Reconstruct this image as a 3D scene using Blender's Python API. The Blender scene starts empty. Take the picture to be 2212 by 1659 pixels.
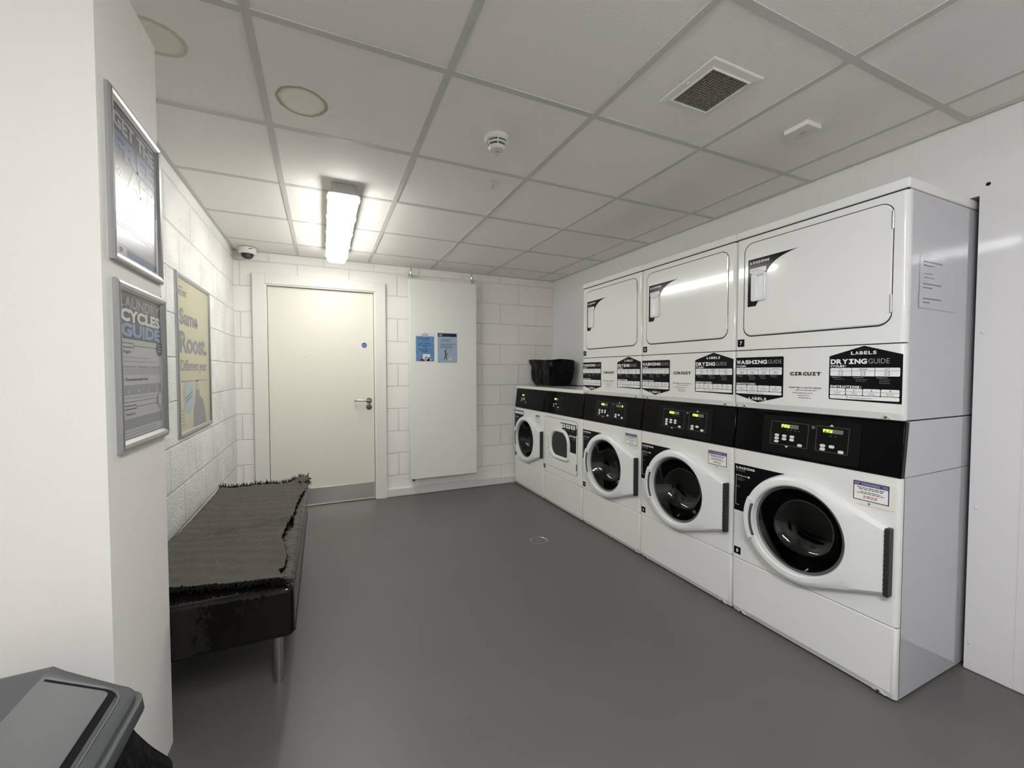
import bpy, bmesh, math, random
from mathutils import Vector, Matrix, noise
R = math.radians
SC = bpy.context.scene
COL = SC.collection
# ------------------------------------------------------------------ camera
cam_d = bpy.data.cameras.new('camera'); cam = bpy.data.objects.new('camera', cam_d); COL.objects.link(cam)
FPX = 900.93
cam_d.sensor_fit = 'HORIZONTAL'; cam_d.sensor_width = 36.0; cam_d.lens = FPX/2212*36.0
cam_d.clip_start = 0.02; cam_d.clip_end = 50
_y, _p, _r = R(24.3861), R(1.8234), R(-0.0203)
fw = Vector((math.sin(_y)*math.cos(_p), math.cos(_y)*math.cos(_p), -math.sin(_p)))
rt = Vector((math.cos(_y), -math.sin(_y), 0)); up = rt.cross(fw)
rt2 = rt*math.cos(_r)+up*math.sin(_r); up2 = -rt*math.sin(_r)+up*math.cos(_r)
cam.matrix_world = Matrix(((rt2.x, up2.x, -fw.x, 0), (rt2.y, up2.y, -fw.y, 0), (rt2.z, up2.z, -fw.z, 1.2378), (0, 0, 0, 1)))
SC.camera = cam
# ------------------------------------------------------------------ world, exposure
w = bpy.data.worlds.new('world'); SC.world = w; w.use_nodes = True
w.node_tree.nodes['Background'].inputs[0].default_value = (0.5, 0.5, 0.5, 1)
w.node_tree.nodes['Background'].inputs[1].default_value = 0.0
SC.view_settings.view_transform = 'Standard'; SC.view_settings.look = 'None'
SC.view_settings.gamma = 1.0; SC.view_settings.use_curve_mapping = False
SC.view_settings.exposure = 1.35
LAMP_FAR = 9.7      # emission of the diffuser in view
LAMP_NEAR = 26.0      # emission of the diffuser above and behind the camera
SC.cycles.max_bounces = 12; SC.cycles.diffuse_bounces = 6; SC.cycles.glossy_bounces = 6
SC.cycles.sample_clamp_indirect = 6.0
SC.cycles.use_denoising = True

# ------------------------------------------------------------------ materials
def srgb(r, g, b):
    f = lambda c: c/12.92 if c <= .04045 else ((c+.055)/1.055)**2.4
    return (f(r/255), f(g/255), f(b/255), 1)
def mat(name, col, rough=.5, metal=0., bump=None, spec=.5, emit=None, trans=0., coat=0., ior=1.45, mottle=None):
    m = bpy.data.materials.new(name); m.use_nodes = True
    nt = m.node_tree; b = nt.nodes['Principled BSDF']
    b.inputs['Base Color'].default_value = col
    b.inputs['Roughness'].default_value = rough; b.inputs['Metallic'].default_value = metal
    b.inputs['Specular IOR Level'].default_value = spec; b.inputs['IOR'].default_value = ior
    b.inputs['Transmission Weight'].default_value = trans; b.inputs['Coat Weight'].default_value = coat
    if emit:
        b.inputs['Emission Color'].default_value = emit[0]; b.inputs['Emission Strength'].default_value = emit[1]
    tc = nt.nodes.new('ShaderNodeTexCoord')
    if mottle:   # (scale, amount)
        n = nt.nodes.new('ShaderNodeTexNoise'); n.inputs['Scale'].default_value = mottle[0]; n.inputs['Detail'].default_value = 4
        nt.links.new(tc.outputs['Object'], n.inputs['Vector'])
        mr = nt.nodes.new('ShaderNodeMapRange'); mr.inputs[3].default_value = 1-mottle[1]; mr.inputs[4].default_value = 1+mottle[1]
        nt.links.new(n.outputs['Fac'], mr.inputs[0])
        mx = nt.nodes.new('ShaderNodeVectorMath'); mx.operation = 'SCALE'; mx.inputs[0].default_value = col[:3]
        nt.links.new(mr.outputs[0], mx.inputs['Scale']); nt.links.new(mx.outputs[0], b.inputs['Base Color'])
    if bump:     # (scale, strength, distance)
        n = nt.nodes.new('ShaderNodeTexNoise'); n.inputs['Scale'].default_value = bump[0]; n.inputs['Detail'].default_value = 3
        nt.links.new(tc.outputs['Object'], n.inputs['Vector'])
        bp = nt.nodes.new('ShaderNodeBump'); bp.inputs['Strength'].default_value = bump[1]; bp.inputs['Distance'].default_value = bump[2]
        nt.links.new(n.outputs['Fac'], bp.inputs['Height']); nt.links.new(bp.outputs[0], b.inputs['Normal'])
    return m

def block_mat(name, axis, col, bw=.436, rh=.2195, x0=0., z0=.205, rough=.45, nscale=90., nstr=.35, joint=.006, jstr=.7, dist=.006):
    """painted blockwork: joint grooves and pitted faces as relief"""
    m = mat(name, col, rough); nt = m.node_tree; b = nt.nodes['Principled BSDF']; L = nt.links.new
    tc = nt.nodes.new('ShaderNodeTexCoord'); sp = nt.nodes.new('ShaderNodeSeparateXYZ'); L(tc.outputs['Object'], sp.inputs[0])
    def addn(sock, v):
        a = nt.nodes.new('ShaderNodeMath'); a.operation = 'ADD'; L(sock, a.inputs[0]); a.inputs[1].default_value = v; return a.outputs[0]
    # wobble the joint lines a little
    wn = nt.nodes.new('ShaderNodeTexNoise'); wn.inputs['Scale'].default_value = 9; L(tc.outputs['Object'], wn.inputs['Vector'])
    wm = nt.nodes.new('ShaderNodeMapRange'); wm.inputs[3].default_value = -.004; wm.inputs[4].default_value = .004; L(wn.outputs['Fac'], wm.inputs[0])
    cb = nt.nodes.new('ShaderNodeCombineXYZ')
    L(addn(sp.outputs[axis], 20*bw-x0), cb.inputs[0])
    zz = nt.nodes.new('ShaderNodeMath'); zz.operation = 'ADD'; L(addn(sp.outputs['Z'], 10*rh-z0), zz.inputs[0]); L(wm.outputs[0], zz.inputs[1])
    L(zz.outputs[0], cb.inputs[1])
    br = nt.nodes.new('ShaderNodeTexBrick'); L(cb.outputs[0], br.inputs['Vector'])
    br.inputs['Scale'].default_value = 1; br.inputs['Brick Width'].default_value = bw; br.inputs['Row Height'].default_value = rh
    br.inputs['Mortar Size'].default_value = joint; br.inputs['Mortar Smooth'].default_value = .6; br.offset = .5
    n1 = nt.nodes.new('ShaderNodeTexNoise'); n1.inputs['Scale'].default_value = nscale; n1.inputs['Detail'].default_value = 5; n1.inputs['Roughness'].default_value = .65
    L(tc.outputs['Object'], n1.inputs['Vector'])
    n2 = nt.nodes.new('ShaderNodeTexNoise'); n2.inputs['Scale'].default_value = 5; L(tc.outputs['Object'], n2.inputs['Vector'])
    amp = nt.nodes.new('ShaderNodeMapRange'); amp.inputs[1].default_value = .35; amp.inputs[2].default_value = .65
    amp.inputs[3].default_value = .25; amp.inputs[4].default_value = 1; L(n2.outputs['Fac'], amp.inputs[0])
    mu = nt.nodes.new('ShaderNodeMath'); mu.operation = 'MULTIPLY'; L(n1.outputs['Fac'], mu.inputs[0]); L(amp.outputs[0], mu.inputs[1])
    b1 = nt.nodes.new('ShaderNodeBump'); b1.inputs['Strength'].default_value = nstr; b1.inputs['Distance'].default_value = dist; L(mu.outputs[0], b1.inputs['Height'])
    b2 = nt.nodes.new('ShaderNodeBump'); b2.invert = True; b2.inputs['Strength'].default_value = jstr; b2.inputs['Distance'].default_value = .006
    L(br.outputs['Fac'], b2.inputs['Height']); L(b1.outputs[0], b2.inputs['Normal']); L(b2.outputs[0], b.inputs['Normal'])
    return m

M = {}
M['block_left'] = block_mat('painted_block_left', 'Y', (.83, .83, .81, 1), x0=.1, nscale=62, nstr=1., joint=.007, jstr=1.0, dist=.013)
M['block_back'] = block_mat('painted_block_back', 'X', (.87, .86, .83, 1), x0=.02, nscale=80, nstr=.45, joint=.006, jstr=.9)
M['block_right'] = block_mat('painted_block_right', 'Y', (.74, .74, .72, 1), bw=.1, rh=.20, x0=.02, z0=.08, nscale=60, nstr=.15, joint=.0035, jstr=.22)
M['plaster'] = mat('painted_plaster', (.84, .83, .785, 1), .6, bump=(220, .12, .002))
M['panel'] = mat('glossy_wall_panel', (.78, .775, .78, 1), .07, bump=(5, .08, .01))
M['gap'] = mat('gap_shade', (.01, .01, .01, 1), .8)  # near-black colour that paints in the shade of seams and recesses
M['floor'] = mat('grey_vinyl_floor', (.122, .118, .114, 1), .42, bump=(300, .15, .001), mottle=(2.2, .10))
M['machine'] = mat('white_enamel', (.80, .805, .785, 1), .13, coat=.3, bump=(4, .02, .01))
M['machine_side'] = mat('white_enamel_shaded', (.51, .51, .555, 1), .05, coat=.3, bump=(4, .04, .01))  # same white enamel, darkened: shade on the stack sides is in the colour
M['door_plastic'] = mat('white_door_plastic', (.80, .81, .81, 1), .25)
M['lip'] = mat('enamel_lip', (.72, .72, .70, 1), .25)
M['black_panel'] = mat('gloss_black_fascia', (.002, .002, .0025, 1), .08, spec=.12)
M['black_plate'] = mat('satin_black_plate', (.005, .005, .005, 1), .25, spec=.15)
M['black_sticker'] = mat('black_sticker', (.006, .006, .008, 1), .13, spec=.15)
M['white_print'] = mat('white_print', (.85, .85, .85, 1), .35)
M['grey_print'] = mat('grey_print', (.18, .18, .19, 1), .4)
M['dim_print'] = mat('dim_print', (.05, .05, .05, 1), .4)
M['black_print'] = mat('black_print', (.012, .012, .014, 1), .4)
M['button'] = mat('white_button', (.75, .76, .78, 1), .4)
M['lcd_off'] = mat('grey_display', (.16, .18, .15, 1), .3)
M['lcd_back'] = mat('green_display', (.02, .05, .01, 1), .3, emit=((.18, .55, .03, 1), .12))
M['lcd_seg'] = mat('lit_segments', (.2, .6, .05, 1), .3, emit=((.55, 1, .08, 1), 1.6))
M['glass'] = mat('dark_door_glass', (.16, .175, .17, 1), .02, trans=1., ior=1.5)
M['drum'] = mat('drum_steel', (.05, .05, .048, 1), .35, metal=.6)
M['dark'] = mat('dark_plastic', (.015, .015, .016, 1), .4)
M['rubber'] = mat('grey_rubber', (.10, .105, .105, 1), .45)
M['hinge'] = mat('hinge_steel', (.06, .06, .06, 1), .45, metal=.7, bump=(400, .5, .002))
M['chrome'] = mat('chrome', (.75, .75, .75, 1), .12, metal=1)
M['alu'] = mat('brushed_aluminium', (.47, .475, .48, 1), .34, metal=1)
M['steel'] = mat('satin_steel', (.58, .575, .55, 1), .30, metal=1, bump=(60, .04, .002))
M['dark_steel'] = mat('dull_steel', (.16, .16, .14, 1), .4, metal=.9)
M['door_paint'] = mat('cream_door_paint', (.80, .79, .70, 1), .35, bump=(120, .05, .001))
M['frame_paint'] = mat('off_white_gloss', (.80, .795, .745, 1), .3)
M['skirting'] = mat('painted_skirting', (.74, .735, .70, 1), .45, bump=(40, .3, .004))
M['radiator'] = mat('radiator_enamel', (.83, .84, .80, 1), .3)
M['white_plastic'] = mat('white_plastic', (.78, .77, .72, 1), .35)
M['grid'] = mat('ceiling_grid_metal', (.60, .585, .56, 1), .5)
M['sign_blue'] = mat('sign_blue', srgb(28, 72, 160), .35)
M['vinyl'] = mat('black_vinyl', (.006, .0055, .005, 1), .13, spec=.32, bump=(16, .5, .010))
M['bag'] = mat('black_bag_plastic', (.002, .002, .0025, 1), .25, spec=.16, bump=(20, .9, .014))
M['bin_grey'] = mat('grey_bin_plastic', (.072, .078, .082, 1), .4, bump=(700, .12, .001))
M['bin_dark'] = mat('flap_gap_shade', (.006, .006, .007, 1), .6, spec=.1)  # black that paints the shade in the flap gap onto the lid
M['lamp_body'] = mat('lamp_body_grey', (.50, .50, .47, 1), .45)
M['lamp_far'] = mat('lamp_diffuser', (.9, .9, .9, 1), .4, emit=((1.0, .985, .93, 1), LAMP_FAR))
M['lamp_near'] = mat('lamp_diffuser_near', (.9, .9, .9, 1), .4, emit=((.98, .98, 1.0, 1), LAMP_NEAR))
M['vent_dark'] = mat('vent_shadow', (.03, .028, .026, 1), .7)
M['vent_bar'] = mat('vent_bars', (.30, .28, .25, 1), .5)
M['paper'] = mat('paper_white', (.78, .79, .80, 1), .3)
M['sky_paper'] = mat('paper_blue', srgb(96, 140, 186), .3, mottle=(14, .35))
M['pale_paper'] = mat('paper_pale_blue', srgb(158, 176, 200), .3, mottle=(12, .12))
M['navy'] = mat('print_navy', srgb(18, 30, 70), .35)
M['red'] = mat('print_red', srgb(128, 20, 44), .4)
M['skin'] = mat('print_pink', srgb(220, 170, 170), .4)
M['green'] = mat('print_green', srgb(40, 92, 70), .4)
M['lilac'] = mat('print_lilac', srgb(118, 118, 165), .4)
M['notice_red'] = mat('print_dull_red', srgb(170, 60, 50), .4)
def poster(name, c): return mat(name, c, .24, spec=.42)
M['p_dark'] = poster('poster_slate', (.045, .05, .065, 1))
M['p_blue'] = poster('poster_blue', (.10, .14, .26, 1))
M['p_sky'] = poster('poster_sky_blue', (.20, .28, .46, 1))
M['p_white'] = poster('poster_white', (.42, .42, .43, 1))
M['p_bright'] = poster('poster_letter_white', (.62, .62, .62, 1))
M['p_grey'] = poster('poster_grey', (.23, .235, .25, 1))
M['p_mid'] = poster('poster_light_grey', (.33, .33, .345, 1))
M['p_yellow'] = poster('poster_yellow', (.46, .43, .30, 1))
M['p_ink'] = poster('poster_ink', (.15, .15, .19, 1))
M['p_circle'] = poster('poster_circle_blue', (.30, .42, .46, 1))
M['p_figure'] = poster('poster_figure', (.20, .19, .23, 1))
M['clear'] = mat('plastic_sleeve', (.50, .50, .545, 1), .1, coat=.5)
M['side_ink'] = mat('faded_ink', (.13, .13, .14, 1), .4)

def ceiling_mat():
    m = mat('ceiling_tile', (.88, .865, .83, 1), .75); nt = m.node_tree; b = nt.nodes['Principled BSDF']; L = nt.links.new
    tc = nt.nodes.new('ShaderNodeTexCoord')
    n = nt.nodes.new('ShaderNodeTexNoise'); n.inputs['Scale'].default_value = 170; n.inputs['Detail'].default_value = 3; L(tc.outputs['Object'], n.inputs['Vector'])
    bp = nt.nodes.new('ShaderNodeBump'); bp.inputs['Strength'].default_value = .36; bp.inputs['Distance'].default_value = .004
    L(n.outputs['Fac'], bp.inputs['Height']); L(bp.outputs[0], b.inputs['Normal'])
    cur = None
    def rgbn(c):
        r = nt.nodes.new('ShaderNodeRGB'); r.outputs[0].default_value = c; return r.outputs[0]
    cur = rgbn((.88, .865, .83, 1))
    wob = nt.nodes.new('ShaderNodeTexNoise'); wob.inputs['Scale'].default_value = 22; wob.inputs['Detail'].default_value = 4; L(tc.outputs['Object'], wob.inputs['Vector'])
    for (cx, cy, sx, sy, ringw, core, ring, k) in ((-.058, 1.80, .084, .088, .10, (.89, .87, .78, 1), (.30, .20, .075, 1), 1.), (-.462, 1.645, .084, .078, .16, (.82, .79, .70, 1), (.45, .38, .23, 1), .7)):
        mp = nt.nodes.new('ShaderNodeMapping'); mp.vector_type = 'TEXTURE'
        mp.inputs['Location'].default_value = (cx, cy, 2.26); mp.inputs['Scale'].default_value = (sx, sy, 1); L(tc.outputs['Object'], mp.inputs[0])
        ln = nt.nodes.new('ShaderNodeVectorMath'); ln.operation = 'LENGTH'; L(mp.outputs[0], ln.inputs[0])
        ad = nt.nodes.new('ShaderNodeMath'); ad.operation = 'MULTIPLY_ADD'; L(wob.outputs['Fac'], ad.inputs[0]); ad.inputs[1].default_value = .20; L(ln.outputs['Value'], ad.inputs[2])
        # ad ~ 1.17 at the ring
        def ramp(pts):
            r = nt.nodes.new('ShaderNodeValToRGB'); r.color_ramp.elements.remove(r.color_ramp.elements[1])
            r.color_ramp.elements[0].position = pts[0][0]; v = pts[0][1]; r.color_ramp.elements[0].color = (v, v, v, 1)
            for p, v in pts[1:]:
                e = r.color_ramp.elements.new(p); e.color = (v, v, v, 1)
            sc = nt.nodes.new('ShaderNodeMath'); sc.operation = 'MULTIPLY'; L(ad.outputs[0], sc.inputs[0]); sc.inputs[1].default_value = .534; L(sc.outputs[0], r.inputs[0]); return r.outputs[0]
        inside = ramp([(0, 1), (.565, 1), (.60, 0)])
        rg = ramp([(.50-ringw*.2, 0), (.55, .35), (.575, k), (.59, .35), (.60, k*.9), (.61+ringw*.2, 0)])
        for fac, c in ((inside, core), (rg, ring)):
            mx = nt.nodes.new('ShaderNodeMix'); mx.data_type = 'RGBA'; L(fac, mx.inputs['Factor']); L(cur, mx.inputs['A']); mx.inputs['B'].default_value = c; cur = mx.outputs['Result']
    L(cur, b.inputs['Base Color'])
    return m
M['tile'] = ceiling_mat()

def blanket_mat():
    m = mat('grey_woven_blanket', (.1, .1, .095, 1), .9, spec=.1); nt = m.node_tree; b = nt.nodes['Principled BSDF']; L = nt.links.new
    tc = nt.nodes.new('ShaderNodeTexCoord')
    mp = nt.nodes.new('ShaderNodeMapping'); mp.inputs['Rotation'].default_value = (0, 0, R(38)); L(tc.outputs['Object'], mp.inputs[0])
    wv = nt.nodes.new('ShaderNodeTexWave'); wv.inputs['Scale'].default_value = 52; wv.inputs['Distortion'].default_value = 1.5; L(mp.outputs[0], wv.inputs[0])
    n = nt.nodes.new('ShaderNodeTexNoise'); n.inputs['Scale'].default_value = 260; n.inputs['Detail'].default_value = 4; L(tc.outputs['Object'], n.inputs[0])
    mu = nt.nodes.new('ShaderNodeMath'); mu.operation = 'MULTIPLY'; L(wv.outputs['Fac'], mu.inputs[0]); L(n.outputs['Fac'], mu.inputs[1])
    r = nt.nodes.new('ShaderNodeValToRGB'); r.color_ramp.elements[0].color = (.020, .019, .017, 1); r.color_ramp.elements[1].color = (.20, .19, .17, 1)
    r.color_ramp.elements[1].position = .55; L(mu.outputs[0], r.inputs[0]); L(r.outputs[0], b.inputs['Base Color'])
    bp = nt.nodes.new('ShaderNodeBump'); bp.inputs['Strength'].default_value = .6; bp.inputs['Distance'].default_value = .002; L(mu.outputs[0], bp.inputs['Height']); L(bp.outputs[0], b.inputs['Normal'])
    return m
M['blanket'] = blanket_mat()
M['fringe'] = mat('black_fringe', (.008, .008, .008, 1), .9, spec=.1)

# ------------------------------------------------------------------ mesh helpers
def obj(name, bm, mats, parent=None, smooth=False, angle=35):
    me = bpy.data.meshes.new(name); bm.to_mesh(me); bm.free()
    for m in (mats if isinstance(mats, (list, tuple)) else [mats]): me.materials.append(M[m] if isinstance(m, str) else m)
    if smooth:
        big = [p.area < .0002 or max(abs(c) for c in p.normal) < .99995 for p in me.polygons]
        me.polygons.foreach_set('use_smooth', big)
        try: me.set_sharp_from_angle(angle=R(angle))
        except Exception: pass
        for p, b_ in zip(me.polygons, big):
            if not b_:
                for li in p.loop_indices: me.edges[me.loops[li].edge_index].use_edge_sharp = True
    o = bpy.data.objects.new(name, me); COL.objects.link(o)
    if parent: o.parent = parent
    return o
def inst(name, me, parent, label=None):
    o = bpy.data.objects.new(name, me); COL.objects.link(o); o.parent = parent
    if label: o['label'] = label
    return o
def thing(name, label, cat, loc=(0, 0, 0), rotz=0, group=None):
    o = bpy.data.objects.new(name, None); COL.objects.link(o); o.empty_display_size = .1
    o.location = loc; o.rotation_euler = (0, 0, rotz); o['label'] = label; o['category'] = cat
    if group: o['group'] = group
    return o
def tag(o, label, cat, group=None):
    o['label'] = label; o['category'] = cat
    if group: o['group'] = group
    return o
def struct(name, bm, mats, **k):
    o = obj(name, bm, mats, **k); o['kind'] = 'structure'; return o
def box(bm, x0, x1, y0, y1, z0, z1, r=0, seg=2, mi=0):
    vs = [bm.verts.new(p) for p in ((x0, y0, z0), (x1, y0, z0), (x1, y1, z0), (x0, y1, z0), (x0, y0, z1), (x1, y0, z1), (x1, y1, z1), (x0, y1, z1))]
    fs = [bm.faces.new([vs[i] for i in f]) for f in ((3, 2, 1, 0), (4, 5, 6, 7), (0, 1, 5, 4), (1, 2, 6, 5), (2, 3, 7, 6), (3, 0, 4, 7))]
    for f in fs: f.material_index = mi
    if r > 0:
        es = list({e for f in fs for e in f.edges})
        res = bmesh.ops.bevel(bm, geom=es, offset=r, segments=seg, profile=.5, affect='EDGES')
        for f in res['faces']: f.material_index = mi
    return fs
def openbox(bm, x0, x1, y0, y1, z0, z1):
    fs = box(bm, x0, x1, y0, y1, z0, z1); bm.faces.remove(fs[2])
def tube(bm, pts, r, n=10, cap=True, mi=0):
    """swept tube through points, r number or list"""
    pts = [Vector(p) for p in pts]; rs = r if isinstance(r, (list, tuple)) else [r]*len(pts); rings = []
    prev = None
    for i, p in enumerate(pts):
        t = (pts[min(i+1, len(pts)-1)]-pts[max(i-1, 0)]).normalized()
        a = prev if prev is not None else (Vector((0, 0, 1)) if abs(t.z) < .9 else Vector((1, 0, 0)))
        s = (a-t*a.dot(t)).normalized(); prev = s; u = t.cross(s)
        rings.append([bm.verts.new(p+(s*math.cos(2*math.pi*k/n)+u*math.sin(2*math.pi*k/n))*rs[i]) for k in range(n)])
    for a, b in zip(rings, rings[1:]):
        for k in range(n):
            f = bm.faces.new((a[k], a[(k+1) % n], b[(k+1) % n], b[k])); f.material_index = mi; f.smooth = True
    if cap:
        for rr, rev in ((rings[0], True), (rings[-1], False)):
            f = bm.faces.new(rr[::-1] if rev else rr); f.material_index = mi
def lathe(bm, prof, c=(0, 0, 0), axis='Z', n=32, mi=0):
    """prof: (radius, height) list"""
    rings = []
    for (r, h) in prof:
        ring = []
        for k in range(n):
            a = 2*math.pi*k/n; x, y = r*math.cos(a), r*math.sin(a)
            p = (x, y, h) if axis == 'Z' else ((x, h, y) if axis == 'Y' else (h, x, y))
            ring.append(bm.verts.new((p[0]+c[0], p[1]+c[1], p[2]+c[2])))
        rings.append(ring)
    for a, b in zip(rings, rings[1:]):
        for k in range(n):
            f = bm.faces.new((a[k], a[(k+1) % n], b[(k+1) % n], b[k])); f.material_index = mi
    for rr in (rings[0], rings[-1]):
        if (rr[0].co-rr[n//2].co).length > 1e-6: f = bm.faces.new(rr); f.material_index = mi
    bmesh.ops.remove_doubles(bm, verts=bm.verts, dist=1e-6)
    bmesh.ops.recalc_face_normals(bm, faces=bm.faces)
def prism(bm, pts, y0, y1, mi=0, mi_side=None):
    """outline in x,z extruded along y"""
    a = [bm.verts.new((x, y0, z)) for x, z in pts]; b = [bm.verts.new((x, y1, z)) for x, z in pts]
    fs = [bm.faces.new(a), bm.faces.new(b[::-1])]
    for f in fs: f.material_index = mi
    n = len(pts)
    for k in range(n):
        f = bm.faces.new((a[k], b[k], b[(k+1) % n], a[(k+1) % n])); f.material_index = mi if mi_side is None else mi_side
    bmesh.ops.recalc_face_normals(bm, faces=bm.faces)
def rrect(x0, x1, z0, z1, r, n=6, radii=None):
    """rounded rectangle outline, counterclockwise seen from -y"""
    rr = radii or (r, r, r, r); out = []    # BL BR TR TL
    for (cx, cz, a0, q) in ((x0+rr[0], z0+rr[0], 180, rr[0]), (x1-rr[1], z0+rr[1], 270, rr[1]), (x1-rr[2], z1-rr[2], 0, rr[2]), (x0+rr[3], z1-rr[3], 90, rr[3])):
        for k in range(n+1):
            a = R(a0+90*k/n); out.append((cx+q*math.cos(a), cz+q*math.sin(a)))
    return out
def even(pts, n):
    """resample a closed outline at even spacing"""
    P = pts+[pts[0]]; L = [0]
    for a, b in zip(P, P[1:]): L.append(L[-1]+math.hypot(b[0]-a[0], b[1]-a[1]))
    out = []; j = 0
    for k in range(n):
        s = L[-1]*k/n
        while L[j+1] < s: j += 1
        t = (s-L[j])/max(1e-9, L[j+1]-L[j]); out.append((P[j][0]+(P[j+1][0]-P[j][0])*t, P[j][1]+(P[j+1][1]-P[j][1])*t))
    return out
def strip_faces(bm, rings, mi=0, close=True):
    n = len(rings[0])
    for a, b in zip(rings, rings[1:]):
        for k in range(n if close else n-1):
            f = bm.faces.new((a[k], a[(k+1) % n], b[(k+1) % n], b[k])); f.material_index = mi

# ------------------------------------------------------------------ lettering
_gc = {}
def glyphs(s, bold=0.):
    key = (s, bold)
    if key in _gc: return _gc[key]
    cu = bpy.data.curves.new('text', 'FONT'); cu.body = s; cu.size = 1; cu.offset = bold; cu.resolution_u = 3
    ob = bpy.data.objects.new('text', cu); COL.objects.link(ob)
    dg = bpy.context.evaluated_depsgraph_get(); dg.update()
    me = bpy.data.meshes.new_from_object(ob.evaluated_get(dg))
    vs = [(v.co.x, v.co.y) for v in me.vertices]; fs = [tuple(p.vertices) for p in me.polygons]
    bpy.data.objects.remove(ob); bpy.data.curves.remove(cu); bpy.data.meshes.remove(me)
    if vs:
        xs = [v[0] for v in vs]; ys = [v[1] for v in vs]; bb = (min(xs), max(xs), min(ys), max(ys))
    else: bb = (0, .3, 0, .7)
    _gc[key] = (vs, fs, bb); return _gc[key]
class Decal:
    """flat print in the x,z plane, facing -y; each layer sits a hair in front of the one before"""
    def __init__(s, step=.0005): s.bm = bmesh.new(); s.mats = []; s.step = step
    def mi(s, m):
        if m not in s.mats: s.mats.append(m)
        return s.mats.index(m)
    def poly(s, pts, m, L=0):
        y = -s.step*(L+1); f = s.bm.faces.new([s.bm.verts.new((x, y, z)) for x, z in pts]); f.material_index = s.mi(m)
        f.normal_update()
        if f.normal.y > 0: f.normal_flip()
    def rect(s, x0, x1, z0, z1, m, L=0, r=0):
        s.poly(rrect(x0, x1, z0, z1, r, 4) if r else [(x0, z0), (x1, z0), (x1, z1), (x0, z1)], m, L)
    def circ(s, cx, cz, r, m, L=0, rz=None, n=28):
        s.poly([(cx+r*math.cos(2*math.pi*k/n), cz+(rz or r)*math.sin(2*math.pi*k/n)) for k in range(n)], m, L)
    def frame(s, x0, x1, z0, z1, t, m, L=0):
        for a in ((x0, x1, z0, z0+t), (x0, x1, z1-t, z1), (x0, x0+t, z0+t, z1-t), (x1-t, x1, z0+t, z1-t)): s.rect(*a, m, L)
    def text(s, t, x0, z, h, m, w=None, L=2, bold=0., align='L'):
        vs, fs, bb = glyphs(t, bold); cap = glyphs('H', bold)[2]; sy = h/(cap[3]-cap[2])
        sx = sy if w is None else w/(bb[1]-bb[0]); W = (bb[1]-bb[0])*sx
        if align == 'C': x0 = x0-W/2
        y = -s.step*(L+1); mi = s.mi(m)
        V = [s.bm.verts.new((x0+(a-bb[0])*sx, y, z+(b-cap[2])*sy)) for a, b in vs]
        for f in fs:
            try:
                g = s.bm.faces.new([V[i] for i in f]); g.material_index = mi; g.normal_update()
                if g.normal.y > 0: g.normal_flip()
            except ValueError: pass
        return W
    def slab(s, t, x0, x1, z, h, m, L=2, bold=.05, gap=.12):
        """wide monospaced slab heading: one cell per letter"""
        n = len(t); c = (x1-x0)/n
        for i, ch in enumerate(t):
            if ch == ' ': continue
            a = x0+i*c+c*gap/2; wd = c*(1-gap)
            if ch == 'I':
                st = h*.24; s.rect(a+wd*.08, a+wd*.92, z, z+st, m, L); s.rect(a+wd*.08, a+wd*.92, z+h-st, z+h, m, L)
                s.rect(a+wd*.5-st*.7, a+wd*.5+st*.7, z+st, z+h-st, m, L)
            elif ch == ':':
                for q in (.12, .6): s.rect(a+wd*.3, a+wd*.6, z+h*q, z+h*(q+.26), m, L)
            else: s.text(ch, a, z, h, m, w=wd, L=L, bold=bold)
    def lines(s, x0, x1, z, n, dz, m, L=2, t=None, seed=1, align='L'):
        rnd = random.Random(seed); t = t or dz*.32
        for i in range(n):
            W = (x1-x0)*rnd.uniform(.6, 1.); a = x0 if align == 'L' else (x0+x1-W)/2
            # broken into word-length strokes
            x = a
            while x < a+W:
                wl = min(rnd.uniform(2.5, 6)*t, a+W-x)
                s.rect(x, x+wl, z-i*dz, z-i*dz+t, m, L); x += wl+t*.8
    def build(s, name, parent=None, label=None):
        o = obj(name, s.bm, s.mats, parent)
        if label: o['label'] = label
        return o

# ================================================================== ROOM SHELL
ZC = 2.258; XR = 2.415; XL = -.675; YB = 4.19; YN = 1.30; YP = 1.70; XP = -.472; YR = -1.75; XLL = -1.75
bm = bmesh.new(); box(bm, XLL-.1, XR+.4, YR-.1, YB+.25, -.06, 0); struct('floor', bm, 'floor')
bm = bmesh.new()
GX, GY, SX, SY, TB = -.186, 1.415, .593, .602, .0125
xs = [GX+i*SX for i in range(-4, 6)]; ys = [GY+j*SY for j in range(-6, 6)]
for i in range(len(xs)-1):
    for j in range(len(ys)-1):
        x0, x1, y0, y1 = max(xs[i], XLL), min(xs[i+1], XR+.02), max(ys[j], YR), min(ys[j+1], YB+.02)
        if x1-x0 < .03 or y1-y0 < .03: continue
        dz = .0012*math.sin(i*7.3+j*3.1)
        a = (x0+TB*.86, x1-TB*.86, y0+TB*.86, y1-TB*.86)
        box(bm, *a, ZC-.0005+dz, ZC+.02, .002, 1)
box(bm, XLL-.1, XR+.1, YR-.1, YB+.1, ZC+.02, ZC+.06)
struct('ceiling', bm, 'tile')
bm = bmesh.new()
for x in xs:
    if XLL < x < XR: box(bm, x-TB, x+TB, YR, YB, ZC-.003, ZC+.015)
for y in ys:
    if YR < y < YB:
        xx = [XLL]+[v for v in xs if XLL < v < XR]+[XR]
        for a, b in zip(xx, xx[1:]): box(bm, a+TB, b-TB, y-TB, y+TB, ZC-.003, ZC+.015)
struct('trim_1', bm, 'grid')['label'] = 'pale metal grid holding the ceiling tiles'
bm = bmesh.new()
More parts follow.
